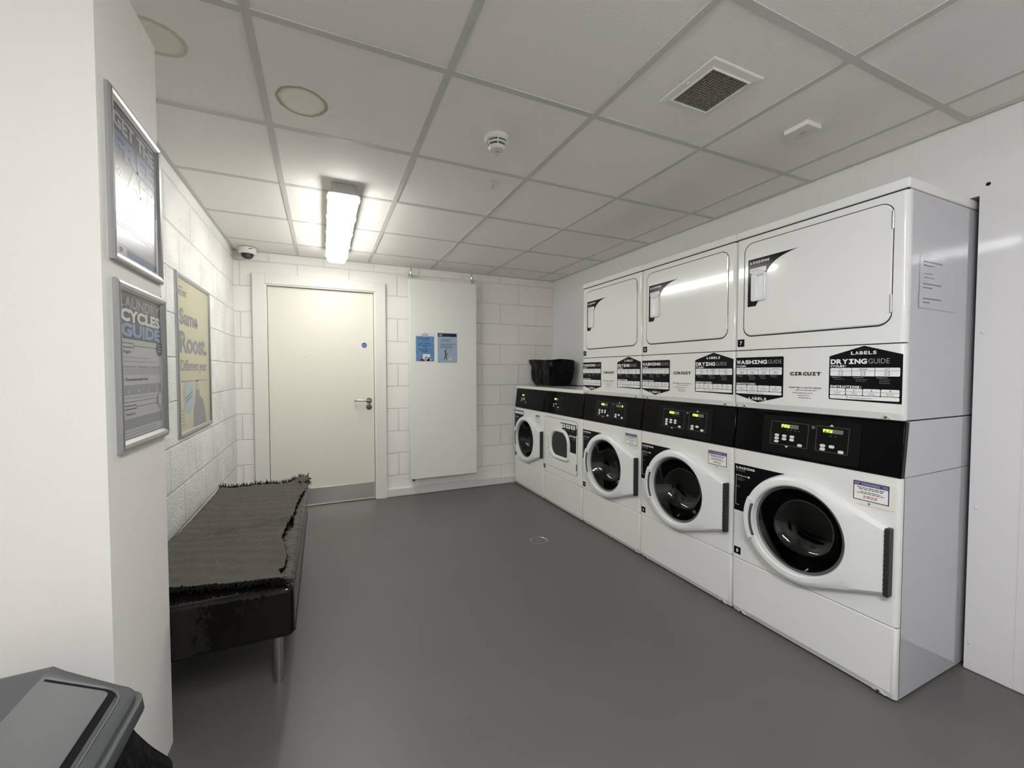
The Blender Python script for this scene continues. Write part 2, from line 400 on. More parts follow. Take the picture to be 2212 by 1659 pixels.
box(bm, XL, XL+.022, YP, YB, ZC-.004, ZC-.001); box(bm, XR-.022, XR, YR, YB, ZC-.004, ZC-.001); box(bm, XL, XR, YB-.022, YB, ZC-.004, ZC-.001)
struct('trim_2', bm, 'grid')['label'] = 'perimeter angle of the suspended ceiling'
# back wall with door opening
DX0, DX1, DZ = -.447, .463, 1.99
bm = bmesh.new()
box(bm, XL-.1, DX0, YB, YB+.15, 0, ZC+.02); box(bm, DX1, XR+.1, YB, YB+.15, 0, ZC+.02); box(bm, DX0, DX1, YB, YB+.15, DZ, ZC+.02)
struct('wall_back', bm, 'block_back')
bm = bmesh.new(); box(bm, XL-.15, XL, YP, YB, 0, ZC+.02); struct('wall_left', bm, 'block_left')
bm = bmesh.new(); box(bm, XLL-.1, XP, YN, YP, 0, ZC+.02)
box(bm, XP-.026, XP+.0012, YN-.0012, YN+.003, 0, ZC)            # plastered corner bead
struct('wall_pillar', bm, 'plaster')
bm = bmesh.new(); box(bm, XLL-.1, XLL, YR, YN, 0, ZC+.02); struct('wall_side', bm, 'plaster')
bm = bmesh.new(); box(bm, XLL-.1, XR+.1, YR-.1, YR, 0, ZC+.02); struct('wall_rear', bm, 'plaster')
bm = bmesh.new()
RY0, RY1, RYM, RZ1, RZ2 = .772, 4.150, 2.830, 1.940, 1.086
for (y0, y1, z0) in ((YR, RY0, 0), (RY0, RYM, RZ1), (RYM, RY1, RZ2), (RY1, YB, 0)):
    box(bm, XR+.006, XR+.12, y0, y1, z0, ZC+.02, mi=0)
    if y0 == YR:
        box(bm, XR, XR+.006, YR, .636, .004, 2.082, .0012, 1, mi=1); box(bm, XR, XR+.006, .640, y1, .004, 2.082, mi=1); box(bm, XR+.0005, XR+.003, .636, .640, .004, 2.082, mi=1)
    else: box(bm, XR, XR+.006, y0, y1, max(z0, .004), 2.082, mi=1)
box(bm, XR+.30, XR+.34, RY0-.02, RY1+.02, -.01, RZ1+.02, mi=2)
box(bm, XR+.12, XR+.30, RY0-.02, RY0, -.01, RZ1+.02, mi=2); box(bm, XR+.12, XR+.30, RY1, RY1+.02, -.01, RZ1+.02, mi=2); box(bm, XR+.12, XR+.30, RY0-.02, RY1+.02, RZ1, RZ1+.02, mi=2)
box(bm, XR+.0065, XR+.119, RY0, RY0+.0008, 0, RZ1, mi=2)  # thin dark sheet, shade of the gap beside the machines painted in
struct('wall_right', bm, ['block_right', 'panel', 'gap'])
wr = bpy.data.objects['wall_right']
for (y, z) in ((.748, 1.911), (.750, 1.392), (.751, .679), (.756, .116)):
    bm = bmesh.new(); lathe(bm, [(.007, 0), (.0065, -.002), (.004, -.0035), (0, -.004)], (XR, y, z), 'X', 14)
    obj('screw_cap', bm, 'white_plastic', wr, True)
bm = bmesh.new(); lathe(bm, [(.0075, .0), (.0065, -.0008), (0, -.001)], (XR, .749, 1.978), 'X', 14); obj('screw_hole', bm, 'gap', wr)
# baseboards
bm = bmesh.new(); box(bm, .549, XR, YB-.022, YB, 0, .082, .008, 2); struct('baseboard_back', bm, 'skirting')

# ================================================================== DOOR
door = bpy.data.objects.new('door_1', None); COL.objects.link(door); door['kind'] = 'structure'; door.location = (0, YB, 0)
door['label'] = 'cream fire door in a white frame'
LX0, LX1, LZ, LY = -.431, .447, 1.975, .012
bm = bmesh.new(); box(bm, LX0, LX1, LY, LY+.045, .004, LZ, .002, 1); obj('door_leaf', bm, 'door_paint', door)
bm = bmesh.new()
for a in ((DX0, LX0-.003, 0, DZ), (LX1+.003, DX1, 0, DZ), (LX0-.003, LX1+.003, LZ+.003, DZ)): box(bm, a[0], a[1], -.001, .10, a[2], a[3])
# stepped architrave
for t, o_, i_ in ((.018, .094, .0), (.026, .094, .052)):
    box(bm, DX0-o_+i_*0, DX0-i_*0+.012*(t < .02), -t, 0, 0, DZ+.085, .003, 2)
    box(bm, DX1-.012*(t < .02), DX1+o_, -t, 0, 0, DZ+.085, .003, 2)
    box(bm, DX0, DX1, -t, 0, DZ-.012*(t < .02), DZ+.085, .003, 2)
obj('door_frame', bm, 'frame_paint', door)
bm = bmesh.new(); box(bm, LX0+.005, LX1-.005, LY-.002, LY, .018, .165, .0006, 1); obj('kick_plate', bm, 'steel', door)
hx, hz = .399, .953
bm = bmesh.new(); lathe(bm, [(.026, LY), (.026, LY-.007), (.024, LY-.009), (0, LY-.009)], (hx, 0, hz), 'Y', 28); obj('handle_rose', bm, 'dark_steel', door, True)
bm = bmesh.new(); tube(bm, [(hx, LY-.008, hz), (hx, LY-.048, hz+.002), (hx-.006, LY-.056, hz+.003), (hx-.02, LY-.058, hz+.004), (hx-.11, LY-.058, hz+.006), (hx-.121, LY-.052, hz+.006), (hx-.126, LY-.03, hz+.005)], .0095, 14)
obj('door_handle', bm, 'steel', door, True)
bm = bmesh.new(); lathe(bm, [(.026, LY), (.026, LY-.005), (.023, LY-.007), (0, LY-.007)], (hx, 0, hz-.061), 'Y', 28); obj('lock_rose', bm, 'dark_steel', door, True)
bm = bmesh.new()
for (x, z, a, b) in ((-.145, 1.36, .009, .003), (.075, 1.03, .006, .005), (.0, 1.035, .003, .003)): box(bm, x, x+a, LY-.0004, LY, z, z+b)
obj('scuff_mark', bm, mat('scuff', (.30, .29, .24, 1), .6), door)
d = Decal(); d.circ(0, 0, .0275, 'white_print', 0); d.circ(0, 0, .0245, 'sign_blue', 1)
d.text('Fire door', 0, .002, .0065, 'white_print', align='C', L=2, bold=.01); d.text('keep shut', 0, -.0105, .0065, 'white_print', align='C', L=2, bold=.01)
s = d.build('fire_door_sign'); s.location = (.362, YB+LY, 1.48); tag(s, 'small round blue sign with white writing on the cream door', 'sign')

# ================================================================== LAMPS
def batten(y0, y1, xc, m, label):
    t = thing('batten_light', label, 'ceiling light', (xc, (y0+y1)/2, ZC-.003)); hl = (y1-y0)/2; wd = .081
    bm = bmesh.new()
    rings = []
    for (hx_, hy_, z) in ((.064, hl-.022, 0), (.068, hl-.018, -.03), (.076, hl-.008, -.048), (.082, hl-.002, -.052), (.082, hl-.002, -.061), (.072, hl-.008, -.061)):
        rings.append([bm.verts.new((x, y, z)) for x, y in rrect(-hx_, hx_, -hy_, hy_, .022, 5)])
    strip_faces(bm, rings); bm.faces.new(rings[0]); bm.faces.new(rings[-1]); bmesh.ops.recalc_face_normals(bm, faces=bm.faces)
    obj('lamp_body', bm, 'lamp_body', t, True, 40)
    bm = bmesh.new(); rings = []
    for (hx_, hy_, z) in ((.0735, hl-.008, -.0605), (.0735, hl-.008, -.080), (.068, hl-.014, -.098), (.056, hl-.026, -.108), (.046, hl-.036, -.110)):
        rings.append([bm.verts.new((x, y, z)) for x, y in rrect(-hx_, hx_, -hy_, hy_, .022, 5)])
    strip_faces(bm, rings); bm.faces.new(rings[-1]); bm.faces.new(rings[0]); bmesh.ops.recalc_face_normals(bm, faces=bm.faces)
    obj('diffuser', bm, m, t, True, 40)
    n = 5; cm = None
    for sx in (-1, 1):
        for k in range(n):
            y = -hl+.07+k*(2*hl-.14)/(n-1)
            if cm is None:
                bm = bmesh.new(); tube(bm, [(.077, -.012, -.042), (.0855, -.012, -.050), (.0855, -.012, -.068), (.076, -.012, -.080), (.076, .012, -.080), (.0855, .012, -.068), (.0855, .012, -.050), (.077, .012, -.042)], .0018, 6)
                cl = obj('clip', bm, 'lamp_body', t, True); cm = cl.data
            else: cl = inst('clip', cm, t)
            cl.location = (0, y, 0); cl.rotation_euler = (0, 0, 0 if sx > 0 else math.pi)
    return t
batten(2.455, 3.87, .118, 'lamp_far', 'long lit batten light on the ceiling in front of the cream door')
batten(-1.07, .335, .28, 'lamp_near', 'long lit batten light on the ceiling above and behind the viewpoint')

# ================================================================== MACHINES  (local: +x viewer's right, -y out into the room, z up)
XF = 1.91; DEP = .66
CXD, CZD = -.010, .538          # washer door centre
def front_panel(z0, z1, hw, y0=0., y1=.026, r=.013):
    """front sheet with rounded upright edges"""
    bm = bmesh.new(); box(bm, -hw, hw, y0, y1, z0, z1)
    es = [e for e in bm.edges if abs(e.verts[0].co.y-y0) < 1e-5 and abs(e.verts[1].co.y-y0) < 1e-5]
    bmesh.ops.bevel(bm, geom=es, offset=r, segments=4, profile=.5, affect='EDGES'); return bm
_mc = {}
def part(key, name, fn, parent, **k):
    if key in _mc: o = inst(name, _mc[key], parent, k.get('label'))
    else:
        bm = fn(); o = obj(name, bm, k['m'], parent, k.get('smooth', False), k.get('angle', 35)); _mc[key] = o.data
        if k.get('label'): o['label'] = k['label']
    return o
def dpart(key, name, fn, parent, label=None, y=0., loc=None):
    if key in _mc: o = inst(name, _mc[key], parent, label)
    else:
        o = fn().build(name, parent, label); _mc[key] = o.data
    o.location = loc or (0, y, 0)
    return o
def slab_panel(z0, z1, hw, lip=True):
    """front sheet whose lower edge chamfers back to a lip"""
    def f():
        pr = [(0., z1-.004), (.004, z1), (.026, z1), (.026, z0), (.010, z0), (.003, z0+.020), (0., z0+.026)] if lip else [(0., z1-.004), (.004, z1), (.026, z1), (.026, z0), (0, z0)]
        bm = bmesh.new(); rings = []
        r = .014
        for (x, dy) in [(-hw, .99)]+[(-hw+r*(1-math.cos(R(a))), 1-math.sin(R(a))) for a in (22, 45, 68, 90)]+[(hw-r*(1-math.cos(R(a))), 1-math.sin(R(a))) for a in (90, 68, 45, 22)]+[(hw, .99)]:
            rings.append([bm.verts.new((x, min(.026, y+r*dy), z)) for (y, z) in pr])
        strip_faces(bm, rings); bm.faces.new(rings[0]); bm.faces.new(rings[-1]); bmesh.ops.recalc_face_normals(bm, faces=bm.faces)
        if lip: box(bm, -hw+.003, hw-.003, .007, .02, z1+.0002, z1+.0036, mi=1)  # dark strip painted in as the shade of the seam
        return bm
    return f
def gusset():
    bm = bmesh.new()
    v = [bm.verts.new(p) for p in ((-.022, .016, 0), (.022, .016, 0), (0, .0015, .021), (-.008, .012, .0), (.008, .012, 0))]
    pts = [(-.024, .0095, -.0), (.024, .0095, -.0), (.007, .002, .017), (0, .001, .020), (-.007, .002, .017)]
    bm = bmesh.new(); a = [bm.verts.new(p) for p in pts]; b = [bm.verts.new((p[0]*.8, p[1]-.0035, p[2])) for p in pts]
    strip_faces(bm, [a, b]); bm.faces.new(b); bmesh.ops.recalc_face_normals(bm, faces=bm.faces)
    return bm
def washer_door_parts(root):
    cx, cz = CXD, CZD; N = 96
    HXR, HZ0, HZ1 = .309, .402, .655
    def hull(rad, hxr, z0, z1):
        out = []
        # support-function style outline of circle joined to the straight hinge edge
        pts = [(cx+rad*math.cos(2*math.pi*k/240), cz+rad*math.sin(2*math.pi*k/240)) for k in range(240)]+[(hxr, z0), (hxr, z1)]
        pts = sorted(set(pts)); lo = []; hi = []
        cr = lambda o, a, b: (a[0]-o[0])*(b[1]-o[1])-(a[1]-o[1])*(b[0]-o[0])
        for p in pts:
            while len(lo) > 1 and cr(lo[-2], lo[-1], p) <= 0: lo.pop()
            lo.append(p)
        for p in reversed(pts):
            while len(hi) > 1 and cr(hi[-2], hi[-1], p) <= 0: hi.pop()
            hi.append(p)
        H = lo[:-1]+hi[:-1]
        angs = [2*math.pi*k/N for k in range(N)]
        # snap two rays to the hinge corners
        for zc in (z0, z1):
            a = math.atan2(zc-cz, hxr-cx) % (2*math.pi); j = min(range(N), key=lambda i: abs((angs[i]-a+math.pi) % (2*math.pi)-math.pi)); angs[j] = a
        for a in angs:
            dx, dz = math.cos(a), math.sin(a); best = 0
            for i in range(len(H)):
                p, q = H[i], H[(i+1) % len(H)]
                ex, ez = q[0]-p[0], q[1]-p[1]; den = dx*ez-dz*ex
                if abs(den) < 1e-12: continue
                t = ((p[0]-cx)*ez-(p[1]-cz)*ex)/den; u = ((p[0]-cx)*dz-(p[1]-cz)*dx)/den
                if t > 0 and -1e-6 <= u <= 1+1e-6: best = max(best, t)
            out.append((cx+dx*best, cz+dz*best, a))
        return out
    def yf(x):   # front of the door: proud at the handle, lower toward the hinge
        t = max(0, min(1, (x-(cx-.23))/(HXR-(cx-.23)))); return -.052+.026*t
    def circle(r): return [(cx+r*math.cos(2*math.pi*k/N), cz+r*math.sin(2*math.pi*k/N)) for k in range(N)]
    def f():
        bm = bmesh.new(); o1 = hull(.236, HXR, HZ0, HZ1); o2 = hull(.229, HXR-.003, HZ0+.004, HZ1-.004); o3 = hull(.219, HXR-.004, HZ0+.012, HZ1-.012)
        def P(pts, fy): return [bm.verts.new((p[0], fy(p), p[1])) for p in pts]
        rings = [P(o1, lambda p: -.001), P(o1, lambda p: yf(p[0])*.45), P(o2, lambda p: yf(p[0])+.006), P(o3, lambda p: yf(p[0]))]
        crease = []
        for (x, z) in circle(.214): crease.append((x, z))
        rings.append([bm.verts.new((p[0], yf(p[0])-.0015-.004*max(0, (p[0]-cx)/.2), p[1])) for p in crease])
        rings.append([bm.verts.new((p[0], yf(p[0])-.001-.004*max(0, (p[0]-cx)/.2), p[1])) for p in circle(.196)])
        rings.append([bm.verts.new((p[0], yf(p[0])+.004, p[1])) for p in circle(.190)])
        rings.append([bm.verts.new((p[0], -.008, p[1])) for p in circle(.187)])
        strip_faces(bm, rings); bmesh.ops.recalc_face_normals(bm, faces=bm.faces); return bm
    dr = part('washer_door', 'washer_door', f, root, m='door_plastic', smooth=True, angle=28)
    def f():   # grip: a block cut into the left of the ring with a finger slot behind it
        bm = bmesh.new(); A = [R(a) for a in range(156, 210, 3)]
        def ring(rad, y): return [bm.verts.new((cx+rad*math.cos(a), y, cz+rad*math.sin(a))) for a in A]
        g = [ring(.232, -.03), ring(.231, -.052), ring(.226, -.0575), ring(.208, -.0585), ring(.203, -.054), ring(.202, -.025)]
        strip_faces(bm, g, close=False)
        bm.faces.new([r_[0] for r_ in g]); bm.faces.new([r_[-1] for r_ in g]); bmesh.ops.recalc_face_normals(bm, faces=bm.faces); return bm
    part('door_grip', 'door_handle', f, dr, m='door_plastic', smooth=True, angle=30)
    def f():
        bm = bmesh.new(); A = [R(a) for a in range(160, 206, 3)]
        g = [[bm.verts.new((cx+rad*math.cos(a), y, cz+rad*math.sin(a))) for a in A] for rad, y in ((.202, -.0575), (.194, -.0585), (.1935, -.040), (.199, -.030))]
        strip_faces(bm, g, close=False); bmesh.ops.recalc_face_normals(bm, faces=bm.faces); return bm
    part('grip_slot', 'finger_slot', f, dr, m='rubber', smooth=True)
    def f():
        bm = bmesh.new(); lathe(bm, [(.1872, -.012), (.1865, -.020), (.178, -.024), (.176, -.018), (.175, -.004)], (cx, 0, cz), 'Y', 72)
        return bm
    bm_key = 'glass_rim'
    def f():
        bm = bmesh.new(); rings = []
        for (r_, y) in ((.188, -.010), (.1875, -.019), (.182, -.023), (.177, -.018), (.176, .0)):
            rings.append([bm.verts.new((cx+r_*math.cos(2*math.pi*k/72), y, cz+r_*math.sin(2*math.pi*k/72))) for k in range(72)])
        strip_faces(bm, rings); bmesh.ops.recalc_face_normals(bm, faces=bm.faces); return bm
    part(bm_key, 'glass_rim', f, dr, m='rubber', smooth=True)
    def f():   # glass bowl reaching back into the drum, real wall thickness
        bm = bmesh.new()
        prof = [(.180, -.016), (.168, .004), (.155, .03), (.142, .055), (.118, .078), (.080, .090), (.04, .094), (0, .095)]
        inner = [(0, .091), (.04, .090), (.079, .086), (.116, .0745), (.139, .052), (.152, .028), (.165, .002), (.177, -.018), (.180, -.016)]
        rings = []
        for (r_, y) in prof+inner:
            rings.append([bm.verts.new((cx+max(r_, 1e-5)*math.cos(2*math.pi*k/64), y, cz+max(r_, 1e-5)*math.sin(2*math.pi*k/64))) for k in range(64)])
        strip_faces(bm, rings); bmesh.ops.remove_doubles(bm, verts=bm.verts, dist=5e-5); bmesh.ops.recalc_face_normals(bm, faces=bm.faces); return bm
    part('glass_bowl', 'door_glass', f, dr, m='glass', smooth=True, angle=60)
    def f():
        bm = bmesh.new(); box(bm, HXR-.001, HXR+.015, -.03, -.001, HZ0-.001, HZ1+.001, .002, 1)
        for k in range(14):
            z = HZ0+.008+k*(HZ1-HZ0-.016)/13; box(bm, HXR-.0015, HXR+.0155, -.0315, -.029, z-.0015, z+.0015)
        return bm
    part('piano_hinge', 'hinge', f, dr, m='hinge')
    def f():
        bm = bmesh.new(); rings = []
        for (r_, y) in ((.186, .002), (.186, .03), (.215, .034), (.215, .34), (0.0001, .34)):
            rings.append([bm.verts.new((cx+r_*math.cos(2*math.pi*k/64), y, cz+r_*math.sin(2*math.pi*k/64))) for k in range(64)])
        strip_faces(bm, rings); bmesh.ops.recalc_face_normals(bm, faces=bm.faces)
        for f_ in bm.faces: f_.normal_flip()
        for k in range(3):
            a = R(100+120*k); c, s_ = math.cos(a), math.sin(a); n_ = (-s_, c)
            P = [(cx+c*.215+n_[0]*.03, cz+s_*.215+n_[1]*.03), (cx+c*.165, cz+s_*.165), (cx+c*.215-n_[0]*.03, cz+s_*.215-n_[1]*.03)]
            prism(bm, P, .05, .33)
        return bm
    part('drum', 'drum', f, root, m='drum', smooth=True, angle=40)
    return dr
def label_loading_washer():
    d = Decal(); pts = [(-.331, .531), (-.331, .767), (-.077, .767)]
    for a in range(108, 180, 4): pts.append((CXD+.2375*math.cos(R(a)), CZD+.2375*math.sin(R(a))))
    pts = [p for p in pts if not (p[0] > -.08 and p[1] < .76)]
    pts[-1:] = [(-.2475+.0, .531)] if pts[-1][1] < .54 else [pts[-1], (-.2475, .531)]
    pts.append((-.29, .531)); d.poly(pts, 'black_sticker')
    d.slab('LOADING', -.322, -.222, .7445, .011, 'white_print'); d.text('GUIDE', -.322, .7315, .0105, 'grey_print', w=.05, bold=0)
    d.rect(-.322, -.250, .7085, .7105, 'white_print', 1); d.poly([(-.256, .703), (-.245, .7095), (-.256, .716)], 'white_print', 1)
    d.rect(-.322, -.290, .714, .7155, 'grey_print', 1); d.rect(-.322, -.3205, .56, .71, 'white_print', 1); d.rect(-.322, -.302, .5595, .561, 'white_print', 1)
    d.lines(-.314, -.268, .698, 3, .006, 'grey_print', seed=4); d.lines(-.318, -.300, .655, 2, .0055, 'grey_print', seed=5)
    return d
def notice_plate(root, x0=.181, x1=.324, z0=.716, z1=.816, key='plate'):
    def f():
        bm = bmesh.new(); prism(bm, rrect(x0, x1, z0, z1, .012), 0, -.0025); return bm
    p = part(key, 'notice_plate', f, root, m='white_plastic'); sx = (x1-x0)/.143; sz = (z1-z0)/.1
    def f():
        d = Decal(.0003); X = lambda u: x0+u*sx; Z = lambda v: z0+v*sz
        d.rect(X(.012), X(.127), Z(.017), Z(.091), 'navy', 0); d.rect(X(.015), X(.124), Z(.020), Z(.074), 'white_print', 1); d.rect(X(.015), X(.124), Z(.076), Z(.088), 'lilac', 1)
        d.text('NOTICE', X(.0695), Z(.0785), .0068*sz, 'p_mid', L=2, bold=.01, align='C')
        for q in (.036, .103): d.poly([(X(q-.004), Z(.078)), (X(q+.004), Z(.078)), (X(q), Z(.0865))], 'navy', 2)
        d.lines(X(.024), X(.115), Z(.066), 2, .006*sz, 'black_print', seed=2, align='C', t=.0028*sz); d.lines(X(.022), X(.117), Z(.050), 2, .0055*sz, 'black_print', seed=3, align='C', t=.0024*sz)
        d.lines(X(.038), X(.1), Z(.034), 2, .006*sz, 'notice_red', seed=7, align='C', t=.0028*sz)
        d.circ(X(.065), Z(.008), .0035, 'dark_steel', 1)
        return d
    dpart(key+'_print', 'notice_print', f, p, y=-.0025)
def badge(txt, x, z, root, lab):
    d = Decal(); d.rect(x, x+.037, z, z+.037, 'black_sticker', 0); d.text(txt, x+.0185, z+.0095, .018, 'white_print', align='C', L=1, bold=.015)
    d.build('number_badge', root, lab)
def fascia(root, z0, z1, hw, key):
    """tilted gloss black control fascia; returns it, print goes on its face"""
    tilt = math.atan2(.024, z1-z0)
    def f():
        bm = bmesh.new(); r = .016
        pr = [(0, 0), (0, z1-z0), (.03, z1-z0), (.03, 0)]
        box(bm, -hw, hw, 0, .03, 0, z1-z0)
        es = [e for e in bm.edges if abs(e.verts[0].co.y) < 1e-5 and abs(e.verts[1].co.y) < 1e-5]
        bmesh.ops.bevel(bm, geom=es, offset=.006, segments=3, profile=.5, affect='EDGES')
        return bm
    o = part(key, 'control_panel', f, root, m='black_panel', smooth=True)
    o.location = (0, .002, z0); o.rotation_euler = (-tilt, 0, 0)
    return o
def display(parent, x0, x1, z0, z1, digits, y):
    d = Decal(.0003); d.rect(x0, x1, z0, z1, 'lcd_off', 0); n = 6; c = (x1-x0)/n
    lit = [i for i, ch in enumerate(digits) if ch != ' ']
    if lit: d.rect(x0+lit[0]*c, x0+(lit[-1]+1)*c+c*.05, z0, z1, 'lcd_back', 1)
    h = (z1-z0)*.72; zb = z0+(z1-z0)*.14
    for i in range(n):
        ch = digits[i] if i < len(digits) else ' '
        a = x0+i*c+c*.16; wd = c*.68
        if ch == ' ':
            d.frame(a, a+wd, zb, zb+h, h*.11, 'grey_print', 1); continue
        seg = {'P': 'abfge', 'A': 'abcefg', 'Y': 'bcdfg', '2': 'abged'}[ch]; t = h*.17
        S = {'a': (a, a+wd, zb+h-t, zb+h), 'd': (a, a+wd, zb, zb+t), 'g': (a, a+wd, zb+h/2-t/2, zb+h/2+t/2), 'f': (a, a+t, zb+h/2, zb+h), 'e': (a, a+t, zb, zb+h/2), 'b': (a+wd-t, a+wd, zb+h/2, zb+h), 'c': (a+wd-t, a+wd, zb, zb+h/2)}
        for q in seg: d.rect(*S[q], 'lcd_seg', 2)
    o = d.build('display', parent, 'small lit green display'); o.location = (0, y, 0)
def buttons(parent, spots, w_, h_, y, key):
    def f():
        bm = bmesh.new(); prism(bm, rrect(-w_/2, w_/2, -h_/2, h_/2, h_*.49, 5), 0, -.0016); return bm
    for (x, z) in spots:
        o = part(key, 'button', f, parent, m='button'); o.location = (x, y, z)

def washing_guide():
    d = Decal(); d.poly([(-.333, 1.119), (-.214, 1.085), (-.093, 1.117), (-.093, 1.299), (-.096, 1.303), (-.333, 1.303)], 'black_sticker')
    d.slab('WASHING', -.328, -.170, 1.270, .019, 'white_print', bold=.045, gap=.04); d.text('GUIDE', -.166, 1.271, .0175, 'p_mid', w=.064)
    d.slab('CYCLES:', -.328, -.273, 1.2565, .0075, 'white_print', bold=.05)
    d.rect(-.329, -.100, 1.219, 1.2525, 'white_print', 1, .004); d.rect(-.329, -.100, 1.2405, 1.2415, 'black_print', 2)
    for k in range(4):
        cx = -.329+(k+.5)*.229/4
        if k: d.rect(-.329+k*.229/4-.0008, -.329+k*.229/4+.0008, 1.219, 1.2525, 'black_print', 2)
        d.text('LOW SPIN' if k == 3 else 'HIGH SPIN', cx, 1.245, .0038, 'black_print', align='C', w=.034, bold=.02)
        t = [(cx-.011, 1.237), (cx-.008, 1.224), (cx+.008, 1.224), (cx+.011, 1.237)]
        d.poly([(cx-.011, 1.2375), (cx-.0085, 1.2235), (cx+.0085, 1.2235), (cx+.011, 1.2375)], 'grey_print', 2)
        d.poly([(cx-.0095, 1.2375), (cx-.0073, 1.2249), (cx+.0073, 1.2249), (cx+.0095, 1.2375)], 'white_print', 3); d.rect(cx-.004, cx+.004, 1.229, 1.233, 'grey_print', 4)
        d.text('Suitable for:', -.329+k*.229/4+.004, 1.2115, .004, 'p_mid', w=.031, bold=.01)
        d.lines(-.329+k*.229/4+.012, -.329+k*.229/4+.046, 1.206, (1, 3, 2, 1)[k], .0065, 'grey_print', seed=k+1, t=.0017)
    d.slab('INSTRUCTIONS:', -.329, -.222, 1.169, .0085, 'white_print', bold=.05)
    for k in range(4):
        a = -.329+k*.0577; d.rect(a, a+.0555, 1.1395, 1.1665, 'white_print', 1, .004); d.rect(a, a+.0555, 1.1545, 1.1553, 'black_print', 2)
        d.text(str(k+1), a+.028, 1.1575, .006, 'black_print', align='C', bold=.04); d.lines(a+.012, a+.044, 1.149, 2, .0055, 'grey_print', seed=k+20, t=.0016, align='C')
    d.rect(-.329, -.100, 1.124, 1.1375, 'white_print', 1, .004); d.text('5', -.268, 1.1278, .006, 'black_print', bold=.04, align='C')
    d.text('Press', -.258, 1.1283, .0045, 'black_print'); d.lines(-.240, -.170, 1.1285, 1, .005, 'grey_print', seed=9, t=.002)
    d.lines(-.240, -.19, 1.1135, 1, .005, 'dim_print', seed=6, t=.002); d.slab('LABELS', -.262, -.169, 1.0965, .0125, 'white_print', bold=.03, gap=.2)
    return d
def drying_guide():
    d = Decal(); d.poly([(.0985, 1.120), (.336, 1.115), (.336, 1.297), (.216, 1.334), (.095, 1.297), (.095, 1.124)], 'black_sticker')
    d.lines(.195, .237, 1.3205, 1, .005, 'dim_print', seed=6, t=.002)
    d.slab('LABELS', .171, .258, 1.3005, .013, 'white_print', bold=.03, gap=.2)
    d.slab('DRYING', .1, .227, 1.264, .020, 'white_print', bold=.045, gap=.05); d.text('GUIDE', .231, 1.265, .0185, 'p_mid', w=.066)
    d.slab('CYCLES:', .1, .160, 1.252, .008, 'white_print', bold=.05)
    d.rect(.1, .329, 1.216, 1.2485, 'white_print', 1, .004); d.rect(.1, .329, 1.2365, 1.2375, 'black_print', 2)
    for k in range(3):
        a = .1+k*.229/3; cx = a+.229/6
        if k: d.rect(a-.0008, a+.0008, 1.216, 1.2485, 'black_print', 2)
        d.text(('LOW', 'MEDIUM', 'HOT')[k], cx, 1.2405, .0042, 'black_print', align='C', w=(.013, .026, .014)[k], bold=.02)
        d.rect(cx-.0075, cx+.0075, 1.2195, 1.2345, 'grey_print', 2); d.circ(cx, 1.227, .0065, 'white_print', 3); d.rect(cx-.002-k*.0012, cx+.002+k*.0012, 1.2262, 1.2282, 'grey_print', 4)
        d.text('Suitable for:', a+.006, 1.2085, .0045, 'p_mid', w=.034, bold=.01)
        d.lines(a+.014, a+.062, 1.202, (1, 2, 3)[k], .0065, 'grey_print', seed=k+11, t=.0018)
    d.slab('INSTRUCTIONS:', .1, .213, 1.1685, .0095, 'white_print', bold=.05)
    for k in range(4):
        a = .1+k*.0577; d.rect(a, a+.0555, 1.1405, 1.1665, 'white_print', 1, .004); d.rect(a, a+.0555, 1.1545, 1.1553, 'black_print', 2)
        d.text(str(k+1), a+.028, 1.1575, .0065, 'black_print', align='C', bold=.04); d.lines(a+.014, a+.042, 1.149, 2, .0055, 'grey_print', seed=k+30, t=.0017, align='C')
    d.rect(.1, .329, 1.124, 1.1385, 'white_print', 1, .004); d.text('5', .162, 1.128, .0065, 'black_print', bold=.04, align='C')
    d.text('Press', .171, 1.1285, .005, 'black_print'); d.lines(.19, .27, 1.129, 1, .005, 'grey_print', seed=8, t=.002)
    return d
def circuit_print():
    d = Decal(); d.slab('CIRCUIT', -.064, .065, 1.2165, .0155, 'black_print', bold=.065, gap=.08)
    return d
def help_print():
    d = Decal(); d.text('Need help or laundry advice?', 0, 1.161, .0062, 'black_print', w=.134, align='C', bold=.015)
    for i, (q, z) in enumerate(((.036, 1.1515), (.05, 1.1385), (.029, 1.128), (.026, 1.118))): d.lines(-q, q*1.4, z, 1, .005, 'grey_print', seed=i+2, t=.0026)
    return d
def label_loading_dryer():
    d = Decal(); pts = [(-.272, 1.549), (-.272, 1.776), (-.030, 1.778)]
    for k in range(1, 12):
        t = k/12; pts.append(((1-t)**2*-.030+2*t*(1-t)*-.150+t*t*-.180, (1-t)**2*1.778+2*t*(1-t)*1.765+t*t*1.700))
    pts += [(-.180, 1.700), (-.216, 1.695), (-.216, 1.575), (-.230, 1.549)]
    d.poly(pts, 'black_sticker'); d.slab('LOADING', -.262, -.166, 1.753, .011, 'white_print', L=1); d.text('GUIDE', -.262, 1.740, .0105, 'grey_print', w=.05, L=1)
    d.rect(-.262, -.180, 1.7075, 1.732, 'white_print', 1, .005); d.lines(-.255, -.19, 1.725, 3, .006, 'grey_print', seed=3, t=.0013, L=2)
    return d

